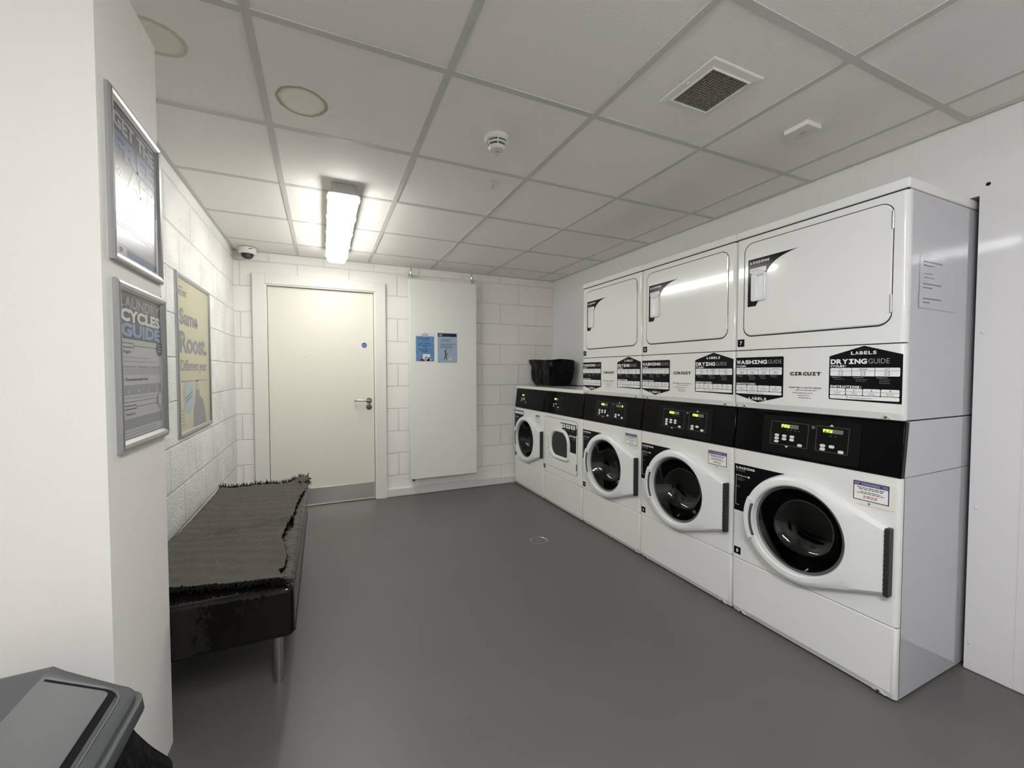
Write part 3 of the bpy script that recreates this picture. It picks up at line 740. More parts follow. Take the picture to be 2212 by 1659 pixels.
def stack(yc, digits_a, digits_b, n_top, n_bot, label):
    root = thing('stacked_washer_dryer', label, 'washing machine and dryer', (XF, yc, 0), -math.pi/2, 'stacked washer dryers against the right wall')
    hw = .3395; bw = .3405
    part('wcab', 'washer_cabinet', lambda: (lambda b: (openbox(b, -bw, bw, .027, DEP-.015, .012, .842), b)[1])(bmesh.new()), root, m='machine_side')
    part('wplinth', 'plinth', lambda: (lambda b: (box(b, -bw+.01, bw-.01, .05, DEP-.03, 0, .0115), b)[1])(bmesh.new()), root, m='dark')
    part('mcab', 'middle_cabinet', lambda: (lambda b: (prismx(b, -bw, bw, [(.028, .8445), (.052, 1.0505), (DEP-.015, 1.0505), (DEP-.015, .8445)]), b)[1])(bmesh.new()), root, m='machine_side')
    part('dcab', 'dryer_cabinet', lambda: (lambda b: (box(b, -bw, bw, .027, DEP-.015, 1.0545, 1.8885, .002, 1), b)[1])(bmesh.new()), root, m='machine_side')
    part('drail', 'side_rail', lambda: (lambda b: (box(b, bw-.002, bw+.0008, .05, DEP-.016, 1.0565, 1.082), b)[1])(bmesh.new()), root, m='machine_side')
    # lid
    def f():
        bm = bmesh.new(); box(bm, -.341, .341, 0, DEP-.008, 1.8925, 1.930, .006, 3); return bm
    part('lid', 'lid', f, root, m='machine', smooth=True)
    # washer front with round opening
    def f():
        bm = front_with_hole(.287, .842, hw); return bm
    part('wfront', 'washer_front', f, root, m='machine', smooth=True)
    part('wlow', 'lower_panel', slab_panel(.010, .283, hw), root, m=['machine', 'gap'], smooth=True)
    part('dfront', 'dryer_front', dryer_front, root, m=['machine', 'gap'], smooth=True)
    part('dlow', 'access_panel', slab_panel(1.055, 1.3365, hw), root, m=['machine', 'gap'], smooth=True)
    for (x, z) in ((-.285, 1.0555), (.288, 1.0555), (-.285, .0105), (.288, .0105)):
        g = part('gusset', 'fixing_lug', gusset, root, m='white_plastic'); g.location = (x, 0, z)
        def fs():
            bm = bmesh.new(); lathe(bm, [(.0048, .003), (.0045, -.0045), (0, -.005)], (0, 0, 0), 'Y', 10); return bm
        s_ = part('lugscrew', 'screw', fs, g, m='dark_steel'); s_.location = (0, .004, .008)
    # dryer door
    def f():
        bm = bmesh.new(); o_ = rrect(-.293, .297, 1.409, 1.856, .043, 8); i_ = rrect(-.289, .293, 1.413, 1.852, .040, 8)
        a = [bm.verts.new((x, .012, z)) for x, z in o_]; b = [bm.verts.new((x, -.001, z)) for x, z in o_]; c = [bm.verts.new((x, -.0045, z)) for x, z in i_]
        strip_faces(bm, [a, b, c]); bm.faces.new(c); bm.faces.new(a); bmesh.ops.recalc_face_normals(bm, faces=bm.faces); return bm
    dd = part('ddoor', 'dryer_door', f, root, m='machine', smooth=True)
    def f():   # moulded grip: rim, curved ledge and a scooped pocket
        bm = bmesh.new(); o_ = rrect(-.251, -.179, 1.572, 1.706, .010, 5); m_ = rrect(-.247, -.182, 1.576, 1.702, .009, 5)
        p1 = rrect(-.226, -.185, 1.582, 1.695, .008, 5); p2 = rrect(-.220, -.187, 1.588, 1.689, .007, 5)
        g = [[bm.verts.new((x, y, z)) for x, z in q] for q, y in ((o_, -.0046), (o_, -.013), (m_, -.016), (p1, -.0145), (p2, -.007))]
        strip_faces(bm, g); bm.faces.new(g[-1]); bmesh.ops.recalc_face_normals(bm, faces=bm.faces); return bm
    part('dhandle', 'handle', f, dd, m='door_plastic', smooth=True)
    for z in (1.757, 1.452):
        def f():
            bm = bmesh.new(); tube(bm, [(0, 0, 0), (0, 0, .066)], .0042, 10)
            for q in (.016, .033, .05): tube(bm, [(0, 0, q-.001), (0, 0, q+.001)], .0048, 10)
            return bm
        h_ = part('dhinge', 'hinge', f, dd, m='chrome', smooth=True); h_.location = (.2965, -.004, z)
    dpart('ld', 'loading_sticker', label_loading_dryer, dd, 'black sticker reading LOADING GUIDE', -.0045)
    washer_door_parts(root)
    dpart('lw', 'loading_sticker', label_loading_washer, root, 'black sticker reading LOADING GUIDE')
    notice_plate(root)
    dpart('wg', 'washing_guide_sticker', washing_guide, root, 'black WASHING GUIDE sticker')
    dpart('dg', 'drying_guide_sticker', drying_guide, root, 'black DRYING GUIDE sticker')
    dpart('cp', 'printed_lettering', circuit_print, root, 'black CIRCUIT lettering')
    dpart('hp', 'help_lettering', help_print, root, 'small black help and laundry advice lettering')
    badge(n_top, -.326, 1.3565, root, 'black number badge, '+n_top); badge(n_bot, -.327, .3065, root, 'black number badge, '+n_bot)
    fa = fascia(root, .8435, 1.0515, .3385, 'fascia')
    def f():
        bm = bmesh.new(); prism(bm, rrect(-.194, .205, .012, .186, .004, 3), .0, -.0022); return bm
    part('fplate', 'switch_plate', f, fa, m='black_plate')
    def f():
        d = Decal(.0003); z0 = .8435
        for (a, b) in ((-.155, .011), (.043, .165)): d.frame(a, b, .0535, .160, .0011, 'grey_print', 0)
        d.poly([(-.085, .0515), (-.069, .0515), (-.077, .0435)], 'button', 1); d.poly([(.092, .162), (.108, .162), (.100, .170)], 'button', 1)
        d.circ(.029, .150, .0078, 'grey_print', 0); d.circ(.029, .150, .0062, 'black_print', 1); d.circ(.029, .150, .0038, 'grey_print', 2)
        for i in range(4): d.rect(-.083+i*.017, -.075+i*.017, .1235, .1255, 'grey_print', 1)
        for i in range(2): d.rect(.095+i*.018, .103+i*.018, .1205, .1225, 'grey_print', 1)
        d.frame(-.147, -.142, .060, .104, .0006, 'dim_print', 1); d.frame(.048, .052, .058, .084, .0006, 'dim_print', 1)
        return d
    dpart('fprint', 'panel_lines', f, fa, y=-.0022)
    display(fa, -.107, -.031, .1325, .150, digits_a, -.003); display(fa, .068, .144, .1335, .150, digits_b, -.003)
    za = .160
    buttons(fa, [(-.155+q, za-v) for q in (.031, .065, .099) for v in (.064, .078)]+[(-.155+.031, za-.0925), (-.155+.135, za-.097)], .020, .0118, -.0024, 'btn')
    buttons(fa, [(.043+.029, za-.082), (.043+.063, za-.082), (.043+.029, za-.0965), (.043+.098, za-.0985)], .021, .0125, -.0024, 'btn2')
    return root
def prismx(bm, x0, x1, pts):
    a = [bm.verts.new((x0, y, z)) for y, z in pts]; b = [bm.verts.new((x1, y, z)) for y, z in pts]
    bm.faces.new(a); bm.faces.new(b[::-1]); strip_faces(bm, [a, b]); bmesh.ops.recalc_face_normals(bm, faces=bm.faces)
def front_with_hole(z0, z1, hw):
    """front sheet with rounded upright edges and the porthole cut out"""
    bm = bmesh.new(); N = 64; r = .187
    circ = [bm.verts.new((CXD+r*math.cos(2*math.pi*k/N), 0, CZD+r*math.sin(2*math.pi*k/N))) for k in range(N)]
    hx_ = hw-.014; rect = []
    for k in range(N):
        a = 2*math.pi*k/N; c, s_ = math.cos(a), math.sin(a); ts = []
        if c > 1e-9: ts.append((hx_-CXD)/c)
        if c < -1e-9: ts.append((-hx_-CXD)/c)
        if s_ > 1e-9: ts.append((z1-CZD)/s_)
        if s_ < -1e-9: ts.append((z0-CZD)/s_)
        t = min(ts); rect.append([CXD+c*t, CZD+s_*t])
    for cxx, czz in ((hx_, z1), (-hx_, z1), (-hx_, z0), (hx_, z0)):
        j = min(range(N), key=lambda i: (rect[i][0]-cxx)**2+(rect[i][1]-czz)**2); rect[j] = [cxx, czz]
    rv = [bm.verts.new((x, 0, z)) for x, z in rect]
    strip_faces(bm, [circ, rv])
    back = [bm.verts.new((v.co.x, .03, v.co.z)) for v in circ]; strip_faces(bm, [circ, back])
    for sx in (-1, 1):
        cols = []
        for a in (90, 68, 45, 22, 0):
            x = hx_+.014*math.cos(R(a)) if a < 90 else hx_; y = .014*(1-math.sin(R(a)))
            cols.append([bm.verts.new((sx*x, y, z0)), bm.verts.new((sx*x, y, z1))])
        cols.append([bm.verts.new((sx*hw, .026, z0)), bm.verts.new((sx*hw, .026, z1))])
        for p, q in zip(cols, cols[1:]): bm.faces.new((p[0], p[1], q[1], q[0]))
    for z, s_ in ((z0, 1), (z1, -1)):
        a = [bm.verts.new(p) for p in ((-hx_, 0, z), (hx_, 0, z), (hw, .026, z), (-hw, .026, z))]; bm.faces.new(a)
    bmesh.ops.remove_doubles(bm, verts=bm.verts, dist=1e-5)
    bmesh.ops.recalc_face_normals(bm, faces=bm.faces)
    return bm
def dryer_front():
    bm = slab_panel(1.3405, 1.8875, .3395, False)(); box(bm, -.336, .336, .005, .02, 1.8865, 1.8935, mi=1)  # last box: dark strip painted as the shade under the lid
    # black face painted as the shade in the door gap, wider along the bottom
    o_ = rrect(-.2965, .300, 1.4035, 1.8592, .046, 8)
    a = [bm.verts.new((x, -.0004, z)) for x, z in o_]; f = bm.faces.new(a); f.material_index = 1; f.normal_update()
    if f.normal.y > 0: f.normal_flip()
    return bm
Y8 = .785+.3415
stack(Y8, 'PAY   ', 'PAY   ', '7', '8', 'white stacked washer and dryer nearest the camera, numbered 7 above and 8 below')
stack(Y8+.683, 'PAY   ', 'PAY   ', '5', '6', 'white stacked washer and dryer in the middle of the three stacks, numbered 5 and 6')
stack(Y8+1.366, 'PAY   ', '     2', '3', '4', 'white stacked washer and dryer furthest from the camera, numbered 3 and 4')

# ---- low machines 1 and 2
def low_common(root, hw, key):
    part(key+'cab', 'cabinet', lambda: (lambda b: (openbox(b, -hw-.001, hw+.001, .027, DEP-.015, .012, .842), b)[1])(bmesh.new()), root, m='machine')
    part(key+'mcab', 'upper_cabinet', lambda: (lambda b: (prismx(b, -hw-.001, hw+.001, [(.028, .8445), (.052, 1.0455), (DEP-.015, 1.0455), (DEP-.015, .8445)]), b)[1])(bmesh.new()), root, m='machine')
    part(key+'low', 'lower_panel', slab_panel(.010, .283, hw), root, m=['machine', 'gap'], smooth=True)
    part(key+'lid', 'lid', lambda: (lambda b: (box(b, -hw-.001, hw+.001, .012, DEP-.008, 1.0475, 1.078, .007, 3), b)[1])(bmesh.new()), root, m='machine', smooth=True)
    fa = fascia(root, .8435, 1.0465, hw-.001, key+'fascia')
    return fa
HWL = .3225
r1 = thing('washing_machine', 'low white washing machine with round door in the corner by the back wall, numbered 1', 'washing machine', (XF, 3.815, 0), -math.pi/2)
fa = low_common(r1, HWL, 'l1'); part('l1front', 'washer_front', lambda: front_with_hole(.287, .842, HWL), r1, m='machine', smooth=True)
washer_door_parts(r1); notice_plate(r1, .165, .262, .716, .812, 'plate1')
d = Decal(); pts = [(-.320, .531), (-.320, .815), (-.105, .815), (-.105, .757)]
for a in range(114, 180, 4): pts.append((CXD+.2375*math.cos(R(a)), CZD+.2375*math.sin(R(a))))
pts.append((-.2475, .531)); d.poly(pts, 'black_sticker')
for k in range(4): d.rect(-.312+k*.05, -.267+k*.05, .777, .805, 'white_print', 1, .003)
d.slab('INSTRUCTIONS:', -.312, -.215, .738, .008, 'white_print'); d.lines(-.312, -.24, .765, 3, .007, 'grey_print', seed=3); d.lines(-.312, -.25, .72, 6, .012, 'grey_print', seed=8)
d.build('washing_guide_sticker', r1, 'black instruction sticker'); badge('1', -.318, .318, r1, 'black number badge, 1')
r2 = thing('tumble_dryer', 'low white dryer with D-shaped window between machine 1 and the stacks, numbered 2', 'dryer', (XF, 3.162, 0), -math.pi/2)
fb = low_common(r2, HWL, 'l2')
for fa_, bx, nb, k in ((fa, -.165, 7, 0), (fb, -.145, 4, 1)):
    d = Decal(.0003); d.frame(bx-.025, bx+.105, .045, .168, .001, 'dim_print', 0); d.poly([(bx+.118, .163), (bx+.118, .149), (bx+.134, .156)], 'grey_print', 0)
    d.build('panel_lines', fa_).location = (0, -.0004, 0)
    display(fa_, bx+.0, bx+.066, .128, .147, 'PAY   ', -.0006)
    if nb == 7: sp = [(bx-.01+q, v) for q in (0, .034, .068) for v in (.105, .090)]+[(bx-.01, .074), (bx+.092, .066)]
    else: sp = [(bx-.004, .090), (bx+.036, .094), (bx-.004, .072), (bx+.074, .066)]
    buttons(fa_, sp, .018, .0105, -.0006, 'btn3')
def f():
    bm = slab_panel(.287, .842, HWL, False)(); o_ = rrect(-.292, .262, .357, .813, .026, 6)
    a = [bm.verts.new((x, -.0004, z)) for x, z in o_]; g = bm.faces.new(a); g.material_index = 1; g.normal_update()  # dark face painted as the shade in the door gap
    if g.normal.y > 0: g.normal_flip()
    return bm
part('l2front', 'dryer_front', f, r2, m=['machine', 'gap'], smooth=True)
WIN = dict(x0=-.185, x1=.148, z0=.452, z1=.722)
def dwin(g): return rrect(WIN['x0']+g, WIN['x1']-g, WIN['z0']+g, WIN['z1']-g, 0, 8, radii=(.11-g, .045-g*.4, .125-g, .125-g))
def f():
    bm = bmesh.new(); o_ = rrect(-.289, .259, .361, .810, .022, 8)
    hole = dwin(.012)
    a = [bm.verts.new((x, .010, z)) for x, z in o_]; b = [bm.verts.new((x, -.004, z)) for x, z in o_]; c = [bm.verts.new((x, -.004, z)) for x, z in hole]; e = [bm.verts.new((x, .012, z)) for x, z in hole]
    strip_faces(bm, [a, b, c, e]); bmesh.ops.recalc_face_normals(bm, faces=bm.faces); return bm
dd2 = part('l2door', 'dryer_door', f, r2, m='machine', smooth=True)
def f():
    bm = bmesh.new(); g = [[bm.verts.new((x, y, z)) for x, z in dwin(q)] for q, y in ((0, -.0045), (.004, -.018), (.012, -.022), (.022, -.018), (.030, -.006), (.031, .010))]
    strip_faces(bm, g); bmesh.ops.recalc_face_normals(bm, faces=bm.faces); return bm
part('l2ring', 'window_frame', f, dd2, m='door_plastic', smooth=True, angle=50)
def f():
    bm = bmesh.new(); a = [bm.verts.new((x, -.004, z)) for x, z in dwin(.030)]; b = [bm.verts.new((x, .000, z)) for x, z in dwin(.030)]
    bm.faces.new(a); bm.faces.new(b[::-1]); strip_faces(bm, [a, b]); bmesh.ops.recalc_face_normals(bm, faces=bm.faces); return bm
part('l2glass', 'door_glass', f, dd2, m='glass')
def f():
    bm = bmesh.new(); a = [bm.verts.new((x, .014, z)) for x, z in dwin(.006)]; b = [bm.verts.new((x, .024, z)) for x, z in dwin(.006)]
    strip_faces(bm, [a, b]); bm.faces.new(b); bmesh.ops.recalc_face_normals(bm, faces=bm.faces); return bm
part('l2drum', 'drum', f, r2, m='drum')
bm = bmesh.new(); g = [[bm.verts.new((x, y, z)) for x, z in q] for q, y in ((rrect(-.253, -.214, .52, .655, .012, 5), -.0042), (rrect(-.251, -.216, .522, .653, .011, 5), -.014), (rrect(-.244, -.223, .530, .645, .008, 5), -.014), (rrect(-.242, -.225, .532, .643, .007, 5), -.0045))]
strip_faces(bm, g); bm.faces.new(g[-1]); bmesh.ops.recalc_face_normals(bm, faces=bm.faces); obj('handle', bm, 'door_plastic', dd2, True)
for z in (.405, .70):
    bm = bmesh.new(); box(bm, .252, .258, -.009, -.004, z, z+.055, .001, 1); obj('hinge', bm, 'hinge', dd2)
d = Decal(); cxw, czw = .02, .595
pts = [(-.002, .783), (.246, .783), (.246, .545), (.152, .545)]
pts += [(x+.003, z+.003) for x, z in dwin(-.002) if x > 0 and z > .56]
d.poly(pts, 'black_sticker')
for k in range(3): d.rect(.010+k*.078, .075+k*.078, .742, .775, 'white_print', 1, .003); d.rect(.03+k*.078, .055+k*.078, .75, .768, 'grey_print', 2)
for k in range(3): d.lines(.055+k*.06, .1+k*.06, .728, 2, .008, 'grey_print', seed=k)
d.slab('DRYING', .142, .240, .676, .015, 'white_print', gap=.02); d.text('GUIDE', .185, .655, .013, 'grey_print', w=.05)
d.build('drying_guide_sticker', dd2, 'black DRYING GUIDE sticker').location = (0, -.004, 0)
badge('2', -.320, .318, r2, 'black number badge, 2')

# notice taped to the side of the nearest stack
d = Decal(.0004); d.poly([(0, .002), (.272, 0), (.268, .203), (.004, .206)], 'clear', 0)
for z, a in ((.172, .19), (.158, .085)): d.lines(.03, .03+a, z, 1, .01, 'side_ink', t=.004, seed=int(z*1000), L=1)
for z, a in ((.128, .06), (.114, .11)): d.lines(.035, .035+a, z, 1, .01, 'side_ink', t=.003, seed=int(z*1000), L=1)
for z, a in ((.090, .20), (.076, .09), (.036, .19), (.022, .05)): d.lines(.028, .028+a, z, 1, .01, 'side_ink', t=.004, seed=int(z*1000), L=1)
o = d.build('paper_notice'); o.location = (1.993, .7845, 1.467); o.rotation_euler = (R(-.4), 0, 0); tag(o, 'faded paper notice in clear plastic taped to the side of the nearest stack', 'notice')

# black bag lined tub on the low machines
t = thing('lined_basket', 'black basket lined with a bin bag standing on top of the low machines', 'basket', (2.215, 3.86, 1.078))
random.seed(5)
def tub(bm, prof, n=72, wob=.0, seed=0.):
    rings = []
    for (hx_, hy_, z) in prof:
        ring = []
        for i, (x, y) in enumerate(even(rrect(-hx_, hx_, -hy_, hy_, .05, 8), n)):
            v = (noise.noise(Vector((x*8+seed, y*8, z*9)))+.6*noise.noise(Vector((x*16+seed, y*16, z*34))))*wob*min(1, z*20); l = math.hypot(x, y); ring.append(bm.verts.new((x*(1+v/l), y*(1+v/l), z+(v*.35 if z > .2 else 0))))
        rings.append(ring)
    return rings
bm = bmesh.new(); rg = tub(bm, [(.115, .185, 0), (.128, .20, .12), (.14, .215, .2), (.135, .21, .2), (.11, .18, .01)]); strip_faces(bm, rg); bm.faces.new(rg[0]); bm.faces.new(rg[-1]); bmesh.ops.recalc_face_normals(bm, faces=bm.faces)
obj('basket', bm, 'dark', t, True)
bm = bmesh.new(); rg = tub(bm, [(.124, .195, .010), (.131, .205, .03), (.136, .210, .06), (.140, .216, .09), (.145, .220, .12), (.148, .224, .15), (.151, .230, .18), (.154, .234, .21), (.157, .239, .235), (.160, .243, .268), (.154, .237, .274), (.148, .23, .262), (.138, .212, .20), (.12, .19, .12)], 120, .022, 3.)
strip_faces(bm, rg); bmesh.ops.recalc_face_normals(bm, faces=bm.faces); obj('bin_bag', bm, 'bag', t, True, 60)

# ================================================================== RADIATOR and its notices
t = thing('radiator', 'tall flat white radiator on the back wall between the door and the machines', 'radiator', (1.11, YB, 0))
bm = bmesh.new(); box(bm, -.34, .34, -.10, -.094, .175, 2.125, .002, 2); box(bm, -.338, .338, -.094, -.045, .177, 2.123, .003, 2); obj('front_panel', bm, 'radiator', t, True)
bm = bmesh.new()
for x in (-.25, .25):
    for z in (.5, 1.8): box(bm, x-.02, x+.02, -.045, 0, z, z+.06)
obj('bracket', bm, 'radiator', t)
for sx, x in ((-1, -.318), (1, .30)):
    bm = bmesh.new(); zt = 2.123
    lathe(bm, [(.013, zt), (.013, zt+.012), (.008, zt+.014), (.008, zt+.03), (.014, zt+.034), (.014, zt+.052), (.010, zt+.056), (.012, zt+.075), (.0075, zt+.08), (.0075, ZC-.004)], (x, -.07, 0), 'Z', 16)
    tube(bm, [(x, -.07, zt+.042), (x+(-.03 if sx < 0 else .022), -.07, zt+.042)], .009, 12)
    v = obj('valve', bm, 'chrome', t, True)
bm = bmesh.new(); x = -.318
lathe(bm, [(.010, -.028), (.017, -.032), (.019, -.05), (.018, -.062), (.014, -.068), (.0125, -.092), (.008, -.095)], (x, -.07, 2.165), 'X', 20)
obj('valve_head', bm, 'white_plastic', t, True)
bm = bmesh.new(); tube(bm, [(.322, -.07, 2.165), (.345, -.068, 2.168), (.365, -.06, 2.163)], .003, 8); tube(bm, [(.31, -.07, 2.148), (.335, -.07, 2.146)], .0045, 8); obj('bleed_valve', bm, 'chrome', t, True)
bm = bmesh.new(); box(bm, -.315, -.295, -.075, -.055, .150, .177); obj('drain_plug', bm, 'dark', t)
d = Decal(.0004); W_, H_ = .200, .297
d.rect(0, W_, 0, H_, 'paper', 0); d.rect(.008, W_-.012, .013, .258, 'sky_paper', 1)
d.lines(.082, .118, .284, 1, .01, 'side_ink', t=.003, seed=2); d.text('ROOST', .1, .265, .011, 'black_print', align='C', bold=.04, w=.062)
for i, (z, a) in enumerate(((.234, .075), (.216, .025), (.188, .058), (.169, .072), (.151, .024), (.124, .060), (.105, .032))): d.lines(.1-a, .1+a*1.25, z, 1, .01, 'navy', t=.0055, seed=i+3)
d.rect(.075, .147, .014, .083, 'paper', 2)
d.poly([(.048, .014), (.05, .03), (.06, .039), (.078, .036), (.092, .027), (.1, .014)], 'red', 3)
d.circ(.110, .042, .018, 'grey_print', 3); d.circ(.113, .04, .009, 'paper', 4); d.poly([(.107, .014), (.11, .03), (.135, .040), (.165, .026), (.170, .014)], 'navy', 4)
d.circ(.153, .026, .008, 'paper', 5); d.poly([(.12, .04), (.14, .054), (.15, .05), (.135, .04)], 'black_print', 5)
o = d.build('paper_notice'); o.location = (.82, YB-.1002, 1.318); tag(o, 'blue notice with laundry drawing on the radiator, the left of the two', 'notice')
d = Decal(.0004); d.rect(-.004, .200, -.006, .293, 'clear', 0); d.rect(0, .192, 0, .290, 'pale_paper', 1); d.rect(0, .192, .255, .287, 'navy', 2); d.circ(.028, .2705, .02, 'p_mid', 3, .009)
for i, (z, a) in enumerate(((.225, .058), (.209, .066), (.178, .072), (.162, .070), (.146, .070), (.130, .014))): d.lines(.096-a, .096+a*1.25, z, 1, .01, 'navy', t=.0045, seed=i+13)
d.circ(.075, .112, .008, 'black_print', 2); d.poly([(.070, .106), (.078, .104), (.088, .09), (.084, .078), (.074, .078)], 'red', 2)
d.poly([(.073, .080), (.084, .080), (.080, .052), (.066, .024), (.058, .026), (.070, .052)], 'green', 2); d.poly([(.078, .078), (.086, .076), (.088, .05), (.098, .026), (.090, .024), (.080, .05)], 'green', 3)
d.poly([(.084, .090), (.104, .088), (.108, .078), (.098, .073), (.088, .078)], 'grey_print', 3)
d.poly([(.110, .074), (.136, .066), (.146, .030), (.122, .020), (.102, .040)], 'paper', 2); d.circ(.120, .05, .014, 'grey_print', 3, .018); d.circ(.120, .05, .009, 'skin', 4, .013)
d.text('Roost', .135, .030, .008, 'grey_print', bold=.01, w=.03)
o = d.build('paper_notice'); o.location = (1.045, YB-.1002, 1.323); tag(o, 'pale blue notice with walking figure on the radiator, the right of the two', 'notice')

# ================================================================== POSTERS
def snap_frame(w_, h_, t_=.026, dep=.013):
    bm = bmesh.new(); prof = [(0, 0), (.0, dep*.55), (.004, dep*.9), (.010, dep), (.018, dep*.85), (t_, dep*.35), (t_, 0)]
    cs = [(-1, -1), (1, -1), (1, 1), (-1, 1)]
    rings = [[bm.verts.new((sx*(w_/2-u), -y, h_/2+sz*(h_/2-u))) for sx, sz in cs] for u, y in prof]
    strip_faces(bm, rings); bmesh.ops.recalc_face_normals(bm, faces=bm.faces); return bm
def poster_thing(label, loc, w_, h_, draw):
    t = thing('framed_poster', label, 'poster', loc, math.pi/2)
    obj('frame', snap_frame(w_, h_), 'alu', t, False)
    bm = bmesh.new(); box(bm, -w_/2+.02, w_/2-.02, -.002, 0, .02, h_-.02); obj('backing', bm, 'dark', t)
    d = Decal(.0003); draw(d, w_, h_); d.build('poster_print', t).location = (0, -.0022, 0)
    return t
def p1(d, w_, h_):
    a = w_/2-.026; top = h_-.026
    d.rect(-a, a, .026, top, 'p_white', 0); d.rect(-a, a, top-.205, top, 'p_dark', 1); d.rect(-a, a, top-.012, top, 'black_print', 2)
    d.text('GET THE', -a+.008, top-.056, .040, 'p_mid', w=2*a-.016, bold=.05, L=2)
    d.text('FREE', -a+.008, top-.123, .058, 'p_blue', w=2*a-.016, bold=.055, L=2)
    d.text('APP', -a+.088, top-.187, .054, 'p_mid', w=2*a-.098, bold=.055, L=2)
    d.text('GO', -a+.018, top-.175, .020, 'p_mid', bold=.05, L=2)
    for k in range(3): d.lines(-a+.02, a-.02, top-.235-k*.03, 2, .009, 'p_mid', seed=k, t=.003)
    d.rect(-a, a, .050, .0515, 'p_grey', 1); d.text('W', -a+.028, .031, .014, 'p_dark', bold=.03); d.rect(-a+.075, a-.01, .029, .047, 'p_blue', 1)
poster_thing('silver framed poster reading GET THE FREE APP on the near white pillar, the upper frame', (XP, 1.516, 1.513), .350, .428, p1)
def p2(d, w_, h_):
    a = w_/2-.026; top = h_-.026
    d.rect(-a, a, .026, top, 'p_white', 0); d.rect(-a, a, top-.122, top, 'p_dark', 1)
    d.text('LAUNDRY', -a+.008, top-.040, .030, 'p_grey', w=2*a-.02, bold=.045); d.text('CYCLES', -a+.008, top-.076, .033, 'p_bright', w=2*a-.02, bold=.05); d.text('GUIDE', -a+.008, top-.116, .036, 'p_sky', w=2*a-.02, bold=.055)
    z = top-.138
    d.rect(-a+.01, -a+.085, z-.008, z+.006, 'p_dark', 1); d.rect(-a+.013, -a+.082, z-.005, z+.003, 'p_white', 2); d.rect(-a+.085, a-.03, z-.002, z, 'p_dark', 1)
    d.circ(a-.020, top-.138, .024, 'p_bright', 3); d.circ(a-.020, top-.138, .0225, 'p_dark', 4)
    for q in (.009, 0, -.009): d.rect(a-.033, a-.008, top-.140+q, top-.136+q, 'p_mid', 5)
    d.text('1. Program', -a+.01, top-.160, .009, 'p_dark', bold=.01); d.lines(-a+.012, a-.02, top-.172, 2, .011, 'p_grey', seed=3, t=.002)
    for k in range(3): d.rect(-a+.012+k*.092, -a+.102+k*.092, top-.219, top-.193, 'p_mid', 1); d.rect(-a+.018+k*.092, -a+.094+k*.092, top-.198, top-.195, 'p_grey', 2)
    d.text('2. Temperature/spin level', -a+.012, top-.234, .008, 'p_dark', bold=.02, w=.17)
    for k in range(4): d.rect(-a+.012+k*.069, -a+.079+k*.069, top-.272, top-.245, 'p_grey', 1); d.circ(-a+.045+k*.069, top-.263, .005, 'p_white', 2)
    d.lines(-a+.012, a-.07, top-.281, 1, .01, 'p_grey', t=.002, seed=2); d.rect(-a+.002, a-.03, top-.291, top-.2895, 'p_dark', 1)
    d.rect(-a+.012, -a+.092, top-.311, top-.299, 'p_dark', 1); d.rect(-a+.015, -a+.089, top-.308, top-.302, 'p_white', 2); d.rect(-a+.092, a-.03, top-.306, top-.3045, 'p_dark', 1)
    d.circ(a-.024, top-.296, .024, 'p_grey', 3); d.circ(a-.024, top-.296, .022, 'p_white', 4)
    d.text('1. Temperature', -a+.012, top-.326, .008, 'p_dark'); d.rect(-a+.012, a-.010, top-.363, top-.335, 'p_grey', 1); d.rect(-a, a, .028, .0295, 'p_dark', 1)
    d.lines(-a+.015, a-.03, top-.372, 2, .008, 'p_grey', t=.002, seed=5)
t = poster_thing('silver framed LAUNDRY CYCLES GUIDE on the near white pillar, the lower frame', (XP, 1.530, 1.029), .352, .442, p2)
def p3(d, w_, h_):
    a = w_/2-.03; top = h_-.03
    d.rect(-w_/2+.026, w_/2-.026, .026, h_-.026, 'p_yellow', 0)
    d.lines(-a+.03, -a+.12, top-.045, 1, .01, 'p_ink', t=.007, seed=3); d.text('ROOST', -a+.02, top-.085, .030, 'p_ink', bold=.03, w=.15)
    d.text('Same', -a+.03, top-.235, .085, 'p_ink', bold=.03, w=.34); d.text('Roost.', -a+.025, top-.385, .115, 'p_ink', bold=.035, w=.545)
    d.text('Different year.', -a+.035, top-.480, .058, 'p_ink', bold=.01, w=.53); d.lines(-a+.04, a-.05, top-.54, 1, .01, 'p_figure', t=.006, seed=2)
    d.circ(-a+.165, .20, .092, 'p_white', 1); d.circ(-a+.165, .20, .088, 'p_circle', 2)
    for q in (0, .02): d.poly([(-a+.10, .19-q), (-a+.23, .225-q), (-a+.23, .233-q), (-a+.10, .20-q)], 'p_ink', 3)
    d.poly([(-a+.235, .026), (-a+.25, .12), (-a+.285, .17), (-a+.30, .24), (-a+.335, .27), (-a+.37, .245), (-a+.385, .20), (-a+.46, .17), (-a+.50, .10), (-a+.53, .026)], 'p_figure', 1)
    d.circ(-a+.338, .262, .030, 'p_mid', 2, .033); d.lines(-a+.04, -a+.10, .13, 5, .018, 'p_ink', t=.004, seed=9)
poster_thing('large yellow poster in a silver frame on the left block wall above the bench', (XL, 2.962, .893), .676, .855, p3)
bm = bmesh.new(); box(bm, XP, XP+.0008, 1.692, 1.6995, 1.405, 1.478); o = obj('tape_scrap', bm, mat('tape_blue', srgb(96, 122, 135), .5)); tag(o, 'scrap of blue tape on the pillar edge between the two framed posters', 'tape')

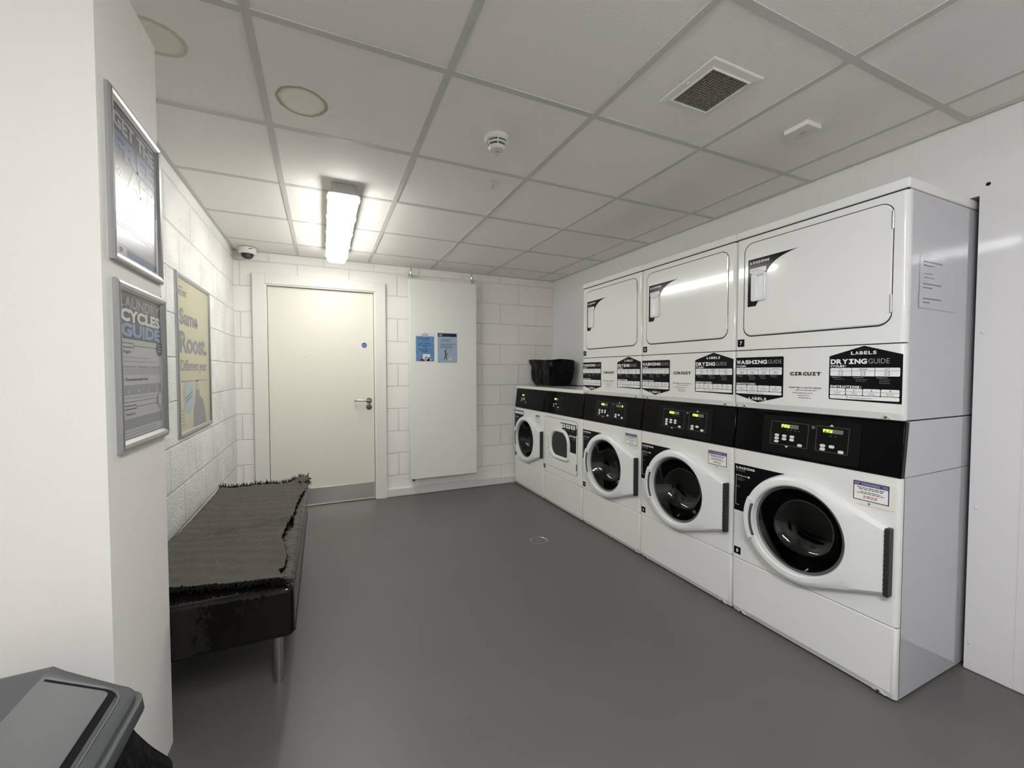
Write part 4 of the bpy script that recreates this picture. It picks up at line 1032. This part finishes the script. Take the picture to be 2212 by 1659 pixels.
# ================================================================== CEILING FITTINGS
t = thing('smoke_detector', 'round white smoke detector on the ceiling', 'smoke detector', (.705, 1.715, ZC-.001))
bm = bmesh.new(); lathe(bm, [(.050, 0), (.053, -.004), (.053, -.018), (.050, -.022), (.046, -.024)], n=48); lathe(bm, [(.044, -.030), (.045, -.036), (.041, -.038)], n=48); obj('housing', bm, 'white_plastic', t, True)
bm = bmesh.new(); lathe(bm, [(.040, -.022), (.040, -.030), (.036, -.032), (.034, -.046)], n=40); obj('sensing_chamber', bm, 'dark', t, True)
bm = bmesh.new(); lathe(bm, [(.038, -.045), (.037, -.050), (.030, -.058), (.014, -.061), (0, -.061)], n=40)
for k in range(6):
    a = R(60*k+15); c, s_ = math.cos(a), math.sin(a); tube(bm, [(.050*c, .050*s_, -.020), (.045*c, .045*s_, -.034), (.036*c, .036*s_, -.048)], .0026, 6)
obj('cage', bm, 'white_plastic', t, True)
bm = bmesh.new(); lathe(bm, [(.012, -.060), (.011, -.066), (.006, -.070), (.005, -.078), (0, -.080)], n=20); obj('beacon_lens', bm, mat('clear_lens', (.75, .76, .74, 1), .08, trans=.6), t, True)
t = thing('sprinkler_head', 'tiny glass and metal sprinkler head on the ceiling beyond the smoke detector', 'sprinkler', (.853, 2.137, ZC-.001))
bm = bmesh.new(); lathe(bm, [(.018, 0), (.018, -.002), (.012, -.006), (0, -.006)], n=24); obj('rose', bm, 'white_plastic', t, True)
bm = bmesh.new(); tube(bm, [(-.007, 0, -.005), (-.009, 0, -.014), (0, 0, -.024)], .0016, 6); tube(bm, [(.007, 0, -.005), (.009, 0, -.014), (0, 0, -.024)], .0016, 6); lathe(bm, [(.009, -.024), (.009, -.0255), (0, -.026)], n=16); obj('deflector', bm, 'chrome', t, True)
# extract vent
t = thing('ceiling_vent', 'square white ceiling vent with a dusty dark grille', 'vent', (1.291, 1.112, ZC-.001))
bm = bmesh.new(); g = [[bm.verts.new((x, y, z)) for x, y in ((-a, -b), (a, -b), (a, b), (-a, b))] for a, b, z in ((.121, .123, 0), (.121, .123, -.004), (.117, .119, -.006), (.094, .096, -.008), (.088, .090, -.012), (.086, .088, -.008), (.086, .088, -.0005))]
strip_faces(bm, g); bmesh.ops.recalc_face_normals(bm, faces=bm.faces); obj('frame', bm, 'white_plastic', t)
bm = bmesh.new(); box(bm, -.086, .086, -.088, .088, -.0012, -.0004); obj('duct', bm, 'vent_dark', t)
bm = bmesh.new()
for k in range(15): x = -.080+k*.0114; box(bm, x-.0012, x+.0012, -.088, .088, -.0100, -.0015)
for k in range(17): y = -.082+k*.01025; box(bm, -.086, .086, y-.0012, y+.0012, -.0085, -.0015)
obj('grille', bm, 'vent_bar', t)
for y in (-.105, .105):
    bm = bmesh.new(); lathe(bm, [(.0055, -.006), (.005, -.0095), (0, -.0105)], (0, y, 0), n=14); o = obj('screw', bm, 'white_plastic', t, True); 
    o.location = (0, 0, 0)
for o in [c for c in t.children if c.name.startswith('screw')]: o.rotation_euler = (0, 0, R(90))
# small square sensor
t = thing('ceiling_sensor', 'small white square sensor box on the ceiling near the right wall', 'sensor', (1.848, 1.121, ZC-.001))
bm = bmesh.new(); box(bm, -.047, .047, -.049, .049, -.020, 0, .004, 2); obj('housing', bm, 'white_plastic', t, True)
bm = bmesh.new(); box(bm, -.006, .006, -.012, .012, -.0225, -.0201, .001, 1); obj('lens', bm, 'lamp_body', t)
# dome camera
t = thing('dome_camera', 'white dome security camera in the far left ceiling corner', 'security camera', (-.556, 4.075, ZC-.005))
bm = bmesh.new(); lathe(bm, [(.060, 0), (.065, -.006), (.066, -.038), (.060, -.048), (.050, -.052), (.046, -.050)], n=40); box(bm, .02, .045, -.066, -.060, -.018, -.014); obj('housing', bm, 'white_plastic', t, True)
bm = bmesh.new(); lathe(bm, [(.047, -.049), (.045, -.062), (.037, -.078), (.022, -.089), (0, -.093)], n=40); obj('dome', bm, mat('smoked_dome', (.02, .022, .02, 1), .05), t, True)
bm = bmesh.new(); lathe(bm, [(.016, 0), (.016, -.014), (.013, -.016), (.010, -.012), (0, -.011)], n=24); o = obj('lens', bm, 'rubber', t, True); o.location = (.012, -.030, -.066); o.rotation_euler = (R(-62), 0, R(15))
bm = bmesh.new(); box(bm, .018, .046, -.0675, -.060, -.020, -.016); o = obj('slot', bm, 'dark', t)

# ================================================================== FLOOR DRAIN
t = thing('floor_drain', 'round steel cover set in the grey floor', 'floor drain', (1.418, 2.655, 0))
bm = bmesh.new(); lathe(bm, [(.066, .0002), (.066, .0022), (.060, .003), (.058, .0014)], n=48); obj('rim', bm, 'steel', t, True)
bm = bmesh.new(); lathe(bm, [(.057, .0002), (.057, .0018), (0, .0018)], n=48)
obj('cover', bm, 'floor', t, True); bm = bmesh.new(); box(bm, -.012, .012, -.004, .004, .0018, .0028); obj('lifting_slot', bm, 'steel', t)

# ================================================================== BENCH and BLANKET
BX0, BX1, BY0, BY1, BZ0, BZ1 = -.655, -.108, 1.705, 3.20, .258, .448
t = thing('padded_bench', 'low black padded vinyl bench along the left wall', 'bench', ((BX0+BX1)/2, (BY0+BY1)/2, 0))
ox, oy = -(BX0+BX1)/2, -(BY0+BY1)/2
bm = bmesh.new(); box(bm, BX0+ox, BX1+ox, BY0+oy, BY1+oy, BZ0, BZ1, .022, 4)
bmesh.ops.subdivide_edges(bm, edges=[e for e in bm.edges if e.calc_length() > .3], cuts=24, use_grid_fill=True)
for v in bm.verts:
    if v.co.z > .42: v.co.z += .0015*noise.noise(Vector((v.co.x*8, v.co.y*5, 1)))
obj('seat_pad', bm, 'vinyl', t, True, 50)
bm = bmesh.new()
for z in (BZ0+.012,):
    tube(bm, [(BX1+ox+.0005, BY0+oy+.03, z), (BX1+ox+.0005, BY1+oy-.03, z)], .003, 6)
tube(bm, [(BX1+ox-.004, BY0+oy+.004, BZ0+.02), (BX1+ox-.004, BY0+oy+.004, BZ1-.02)], .003, 6)
obj('piping', bm, 'vinyl', t, True)
lm = None
for x in (-.20, .20):
    for y in (-.585, .585):
        def f():
            bm = bmesh.new(); lathe(bm, [(.021, BZ0), (.019, .15), (.0165, .004), (.0165, 0)], n=20); return bm
        l_ = part('bleg', 'leg', f, t, m='alu', smooth=True); l_.location = (x+.005, y, 0)
# blanket sheet
def blanket():
    bm = bmesh.new(); NU, NV = 70, 150
    # v: near->far, u: wall->room ; edges traced as places on the bench top
    near = lambda u: 1.845-.105*u
    far = lambda u: 3.265-.045*u
    def right(y):
        pts = [(1.70, -.142), (1.78, -.150), (1.83, -.168), (1.88, -.150), (1.96, -.148), (2.1, -.168), (2.2, -.186), (2.33, -.178), (2.42, -.172), (2.46, -.150), (2.52, -.156), (2.7, -.150), (2.85, -.140), (3.0, -.118), (3.1, -.100), (3.3, -.094)]
        for (a, xa), (b, xb) in zip(pts, pts[1:]):
            if y <= b: return xa+(xb-xa)*(y-a)/(b-a)
        return pts[-1][1]
    grid = []
    for j in range(NV+1):
        v = j/NV; row = []
        for i in range(NU+1):
            u = i/NU; y = near(u)+(far(u)-near(u))*v
            xr = right(y); xl = -.632+.012*math.sin(y*5)+.02*max(0, v-.55); x = xl+(xr-xl)*u
            h = BZ1+.012
            h += .008*abs(noise.noise(Vector((x*7, y*7, 0))))+.005*noise.noise(Vector((x*22, y*22, 3)))+.004
            # quilting ridges running across, fading
            h += .0065*math.sin((y+.35*x+.05*noise.noise(Vector((x*3, y*3, 5))))*2*math.pi/.085)*min(1, u*4)*(.5+.5*v)
            # one long crease
            yc_ = 2.42+.05*(u-.5)-.10*(1-u); h += .018*math.exp(-((y-yc_)/.014)**2)*min(1, max(0, (u-.15)*3))-.006*math.exp(-((y-yc_+.03)/.014)**2)*u
            # bunched corner at the far right
            h += .040*math.exp(-((x+.135)/.06)**2-((y-3.2)/.05)**2)
            # ends fall over the bench edge
            if y > BY1+.012: h -= 0
            if u > .985: h -= .004
            if i == 0: h -= .006
            h += .006*max(0, 1-u*6)
            row.append(bm.verts.new((x, y, h)))
        grid.append(row)
    for j in range(NV):
        for i in range(NU): bm.faces.new((grid[j][i], grid[j][i+1], grid[j+1][i+1], grid[j+1][i]))
    bmesh.ops.recalc_face_normals(bm, faces=bm.faces)
    return bm, grid
bm, grid = blanket(); co = [[tuple(v.co) for v in row] for row in grid]
bt = thing('blanket', 'crumpled dark grey woven blanket spread over the black bench', 'blanket', (0, 0, 0))
cl = obj('blanket_cloth', bm, 'blanket', bt, True, 80); md = cl.modifiers.new('thickness', 'SOLIDIFY'); md.thickness = .004; md.offset = 0
random.seed(3); bm = bmesh.new()
def tassel(p, dx, dy, dz, r=.0022, n=4):
    q = [Vector(p)]
    for k in range(3): q.append(q[-1]+Vector((dx+random.uniform(-.006, .006), dy+random.uniform(-.004, .004), dz+random.uniform(-.004, .003))))
    for v_ in q:
        if v_.x < BX1+.002 and BY0 < v_.y < BY1: v_.z = max(v_.z, BZ1+.003)
    tube(bm, q, [r, r, r*.8, r*.4], n)
for row, sgn in ((co[0], -1), (co[-1], 1)):
    for a, b in zip(row, row[1:]):
        for k in range(5):
            t_ = random.random(); p = [a[i]+(b[i]-a[i])*t_ for i in range(3)]
            p[2] += .001
            tassel(p, random.uniform(-.004, .004), sgn*random.uniform(.004, .014), random.uniform(-.0015, .0015) if sgn < 0 else random.uniform(-.003, .008))
for j in range(len(co)-1):
    a, b = co[j][-1], co[j+1][-1]
    if random.random() < .8: tassel([a[0], a[1], a[2]], random.uniform(0, .004), random.uniform(-.005, .005), random.uniform(-.004, .001), .0012)
for k in range(46): tassel((-.112+random.uniform(-.05, .008), 3.19+random.uniform(-.06, .05), BZ1+.035+random.uniform(-.01, .012)), random.uniform(-.004, .010), random.uniform(-.004, .006), random.uniform(-.012, -.002), .003)
for k in range(40): tassel((-.165+random.uniform(-.03, .02), 1.745+random.uniform(-.015, .012), BZ1+.006), random.uniform(-.002, .012), random.uniform(-.012, .002), random.uniform(-.006, .002), .003)
fr = obj('fringe', bm, 'fringe', bt); fr['kind'] = 'stuff'

# ================================================================== BIN
bt = thing('waste_bin', 'grey plastic waste bin with sloping flap lid beside the near pillar', 'bin', (-.55, .86, 0))
# local x: -.. wall side, + toward room ; y -.. toward camera
HX0, HX1, HY = -.20, .205, .215
def lid_profile(g=0):  # x,z outline across the lid
    return [(HX0+g, .585), (HX0+g, .640), (HX0+.03, .668), (.072, .674), (.198-g, .606), (.205-g, .598), (.205-g, .580)]
bm = bmesh.new()
rings = []
RC = .045
ysteps = [-HY+RC*(1-math.cos(R(q))) for q in (0, 25, 50, 70, 90)]; ysteps = ysteps+[-y for y in reversed(ysteps)]
for y in ysteps:
    e_ = max(0, abs(y)-(HY-RC)); ins = RC-math.sqrt(max(0, RC*RC-e_*e_)); dz = .002*(ins/RC)
    rings.append([bm.verts.new((x-ins if x > .15 else (x+ins if x < HX0+.02 else x), y, z-(dz if z > .6 else 0))) for x, z in lid_profile()])
strip_faces(bm, rings, close=False); bm.faces.new(rings[0]); bm.faces.new(rings[-1]); bmesh.ops.recalc_face_normals(bm, faces=bm.faces)
obj('lid', bm, 'bin_grey', bt, True, 25)
# flap on the slope: black sheet painted as the gap's shade, and the flap itself
sx0, sz0, sx1, sz1 = .072, .674, .198, .606; L_ = math.hypot(sx1-sx0, sz1-sz0); an = math.atan2(sz1-sz0, sx1-sx0)
def slope_obj(name, prm, y0, y1, u0, u1, d0, d1, r, m):
    bm = bmesh.new(); pts = rrect(u0, u1, y0, y1, 0, 6, radii=(.004, r, r, .004))
    a = [bm.verts.new((u, v, d0)) for u, v in pts]; b = [bm.verts.new((u, v, d1)) for u, v in pts]
    bm.faces.new(b); strip_faces(bm, [a, b]); bmesh.ops.recalc_face_normals(bm, faces=bm.faces)
    o = obj(name, bm, m, prm, True); o.location = (sx0, 0, sz0); o.rotation_euler = (0, -an, 0); return o
fg = slope_obj('flap_gap', bt, -.185, .174, .006, L_-.020, -.001, .0012, .016, 'bin_dark')
slope_obj('flap', bt, -.172, .165, .0005, L_-.033, .0005, .0042, .010, 'bin_grey')
bm = bmesh.new(); zs = lambda x: sz0+(sz1-sz0)*(x-sx0)/(sx1-sx0)+.0012; tube(bm, [(x, y, zs(x)) for x, y in ((.188, -.2), (.188, .144), (.186, .158), (.180, .168), (.172, .174), (.160, .177), (.078, .177))], .0024, 8); obj('flap_rim', bm, 'bin_grey', bt, True)
bm = bmesh.new(); rings = []
for (hx_, hy_, z) in ((.150, .165, 0), (.155, .17, .01), (.188, .200, .50), (.192, .204, .548), (.209, .222, .552), (.213, .226, .560), (.211, .224, .583), (.205, .217, .5845)):
    rings.append([bm.verts.new((x+.002, y, z)) for x, y in rrect(-hx_, hx_, -hy_, hy_, .045, 6)])
strip_faces(bm, rings); bm.faces.new(rings[0]); bm.faces.new(rings[-1]); bmesh.ops.recalc_face_normals(bm, faces=bm.faces); obj('bin_body', bm, 'bin_grey', bt, True, 40)
# liner hanging out under the rim
bm = bmesh.new(); rings = []
for (g, z) in ((-.004, .550), (.004, .53), (.014, .50), (.028, .45), (.046, .40), (.052, .34), (.030, .29), (.006, .26)):
    ring = []
    for i, (x, y) in enumerate(even(rrect(-.196-g, .196+g, -.208-g, .208+g, .05, 10), 110)):
        l = math.hypot(x, y); v = .030*noise.noise(Vector((x*13, y*13, z*9)))*min(1, (.56-z)*8); dz = .03*noise.noise(Vector((x*9, y*9, 8)))*min(1, (.56-z)*6); ring.append(bm.verts.new((x*(1+v/l), y*(1+v/l), z+dz)))
    rings.append(ring)
strip_faces(bm, rings); bmesh.ops.recalc_face_normals(bm, faces=bm.faces); obj('bin_liner', bm, 'bag', bt, True, 60)
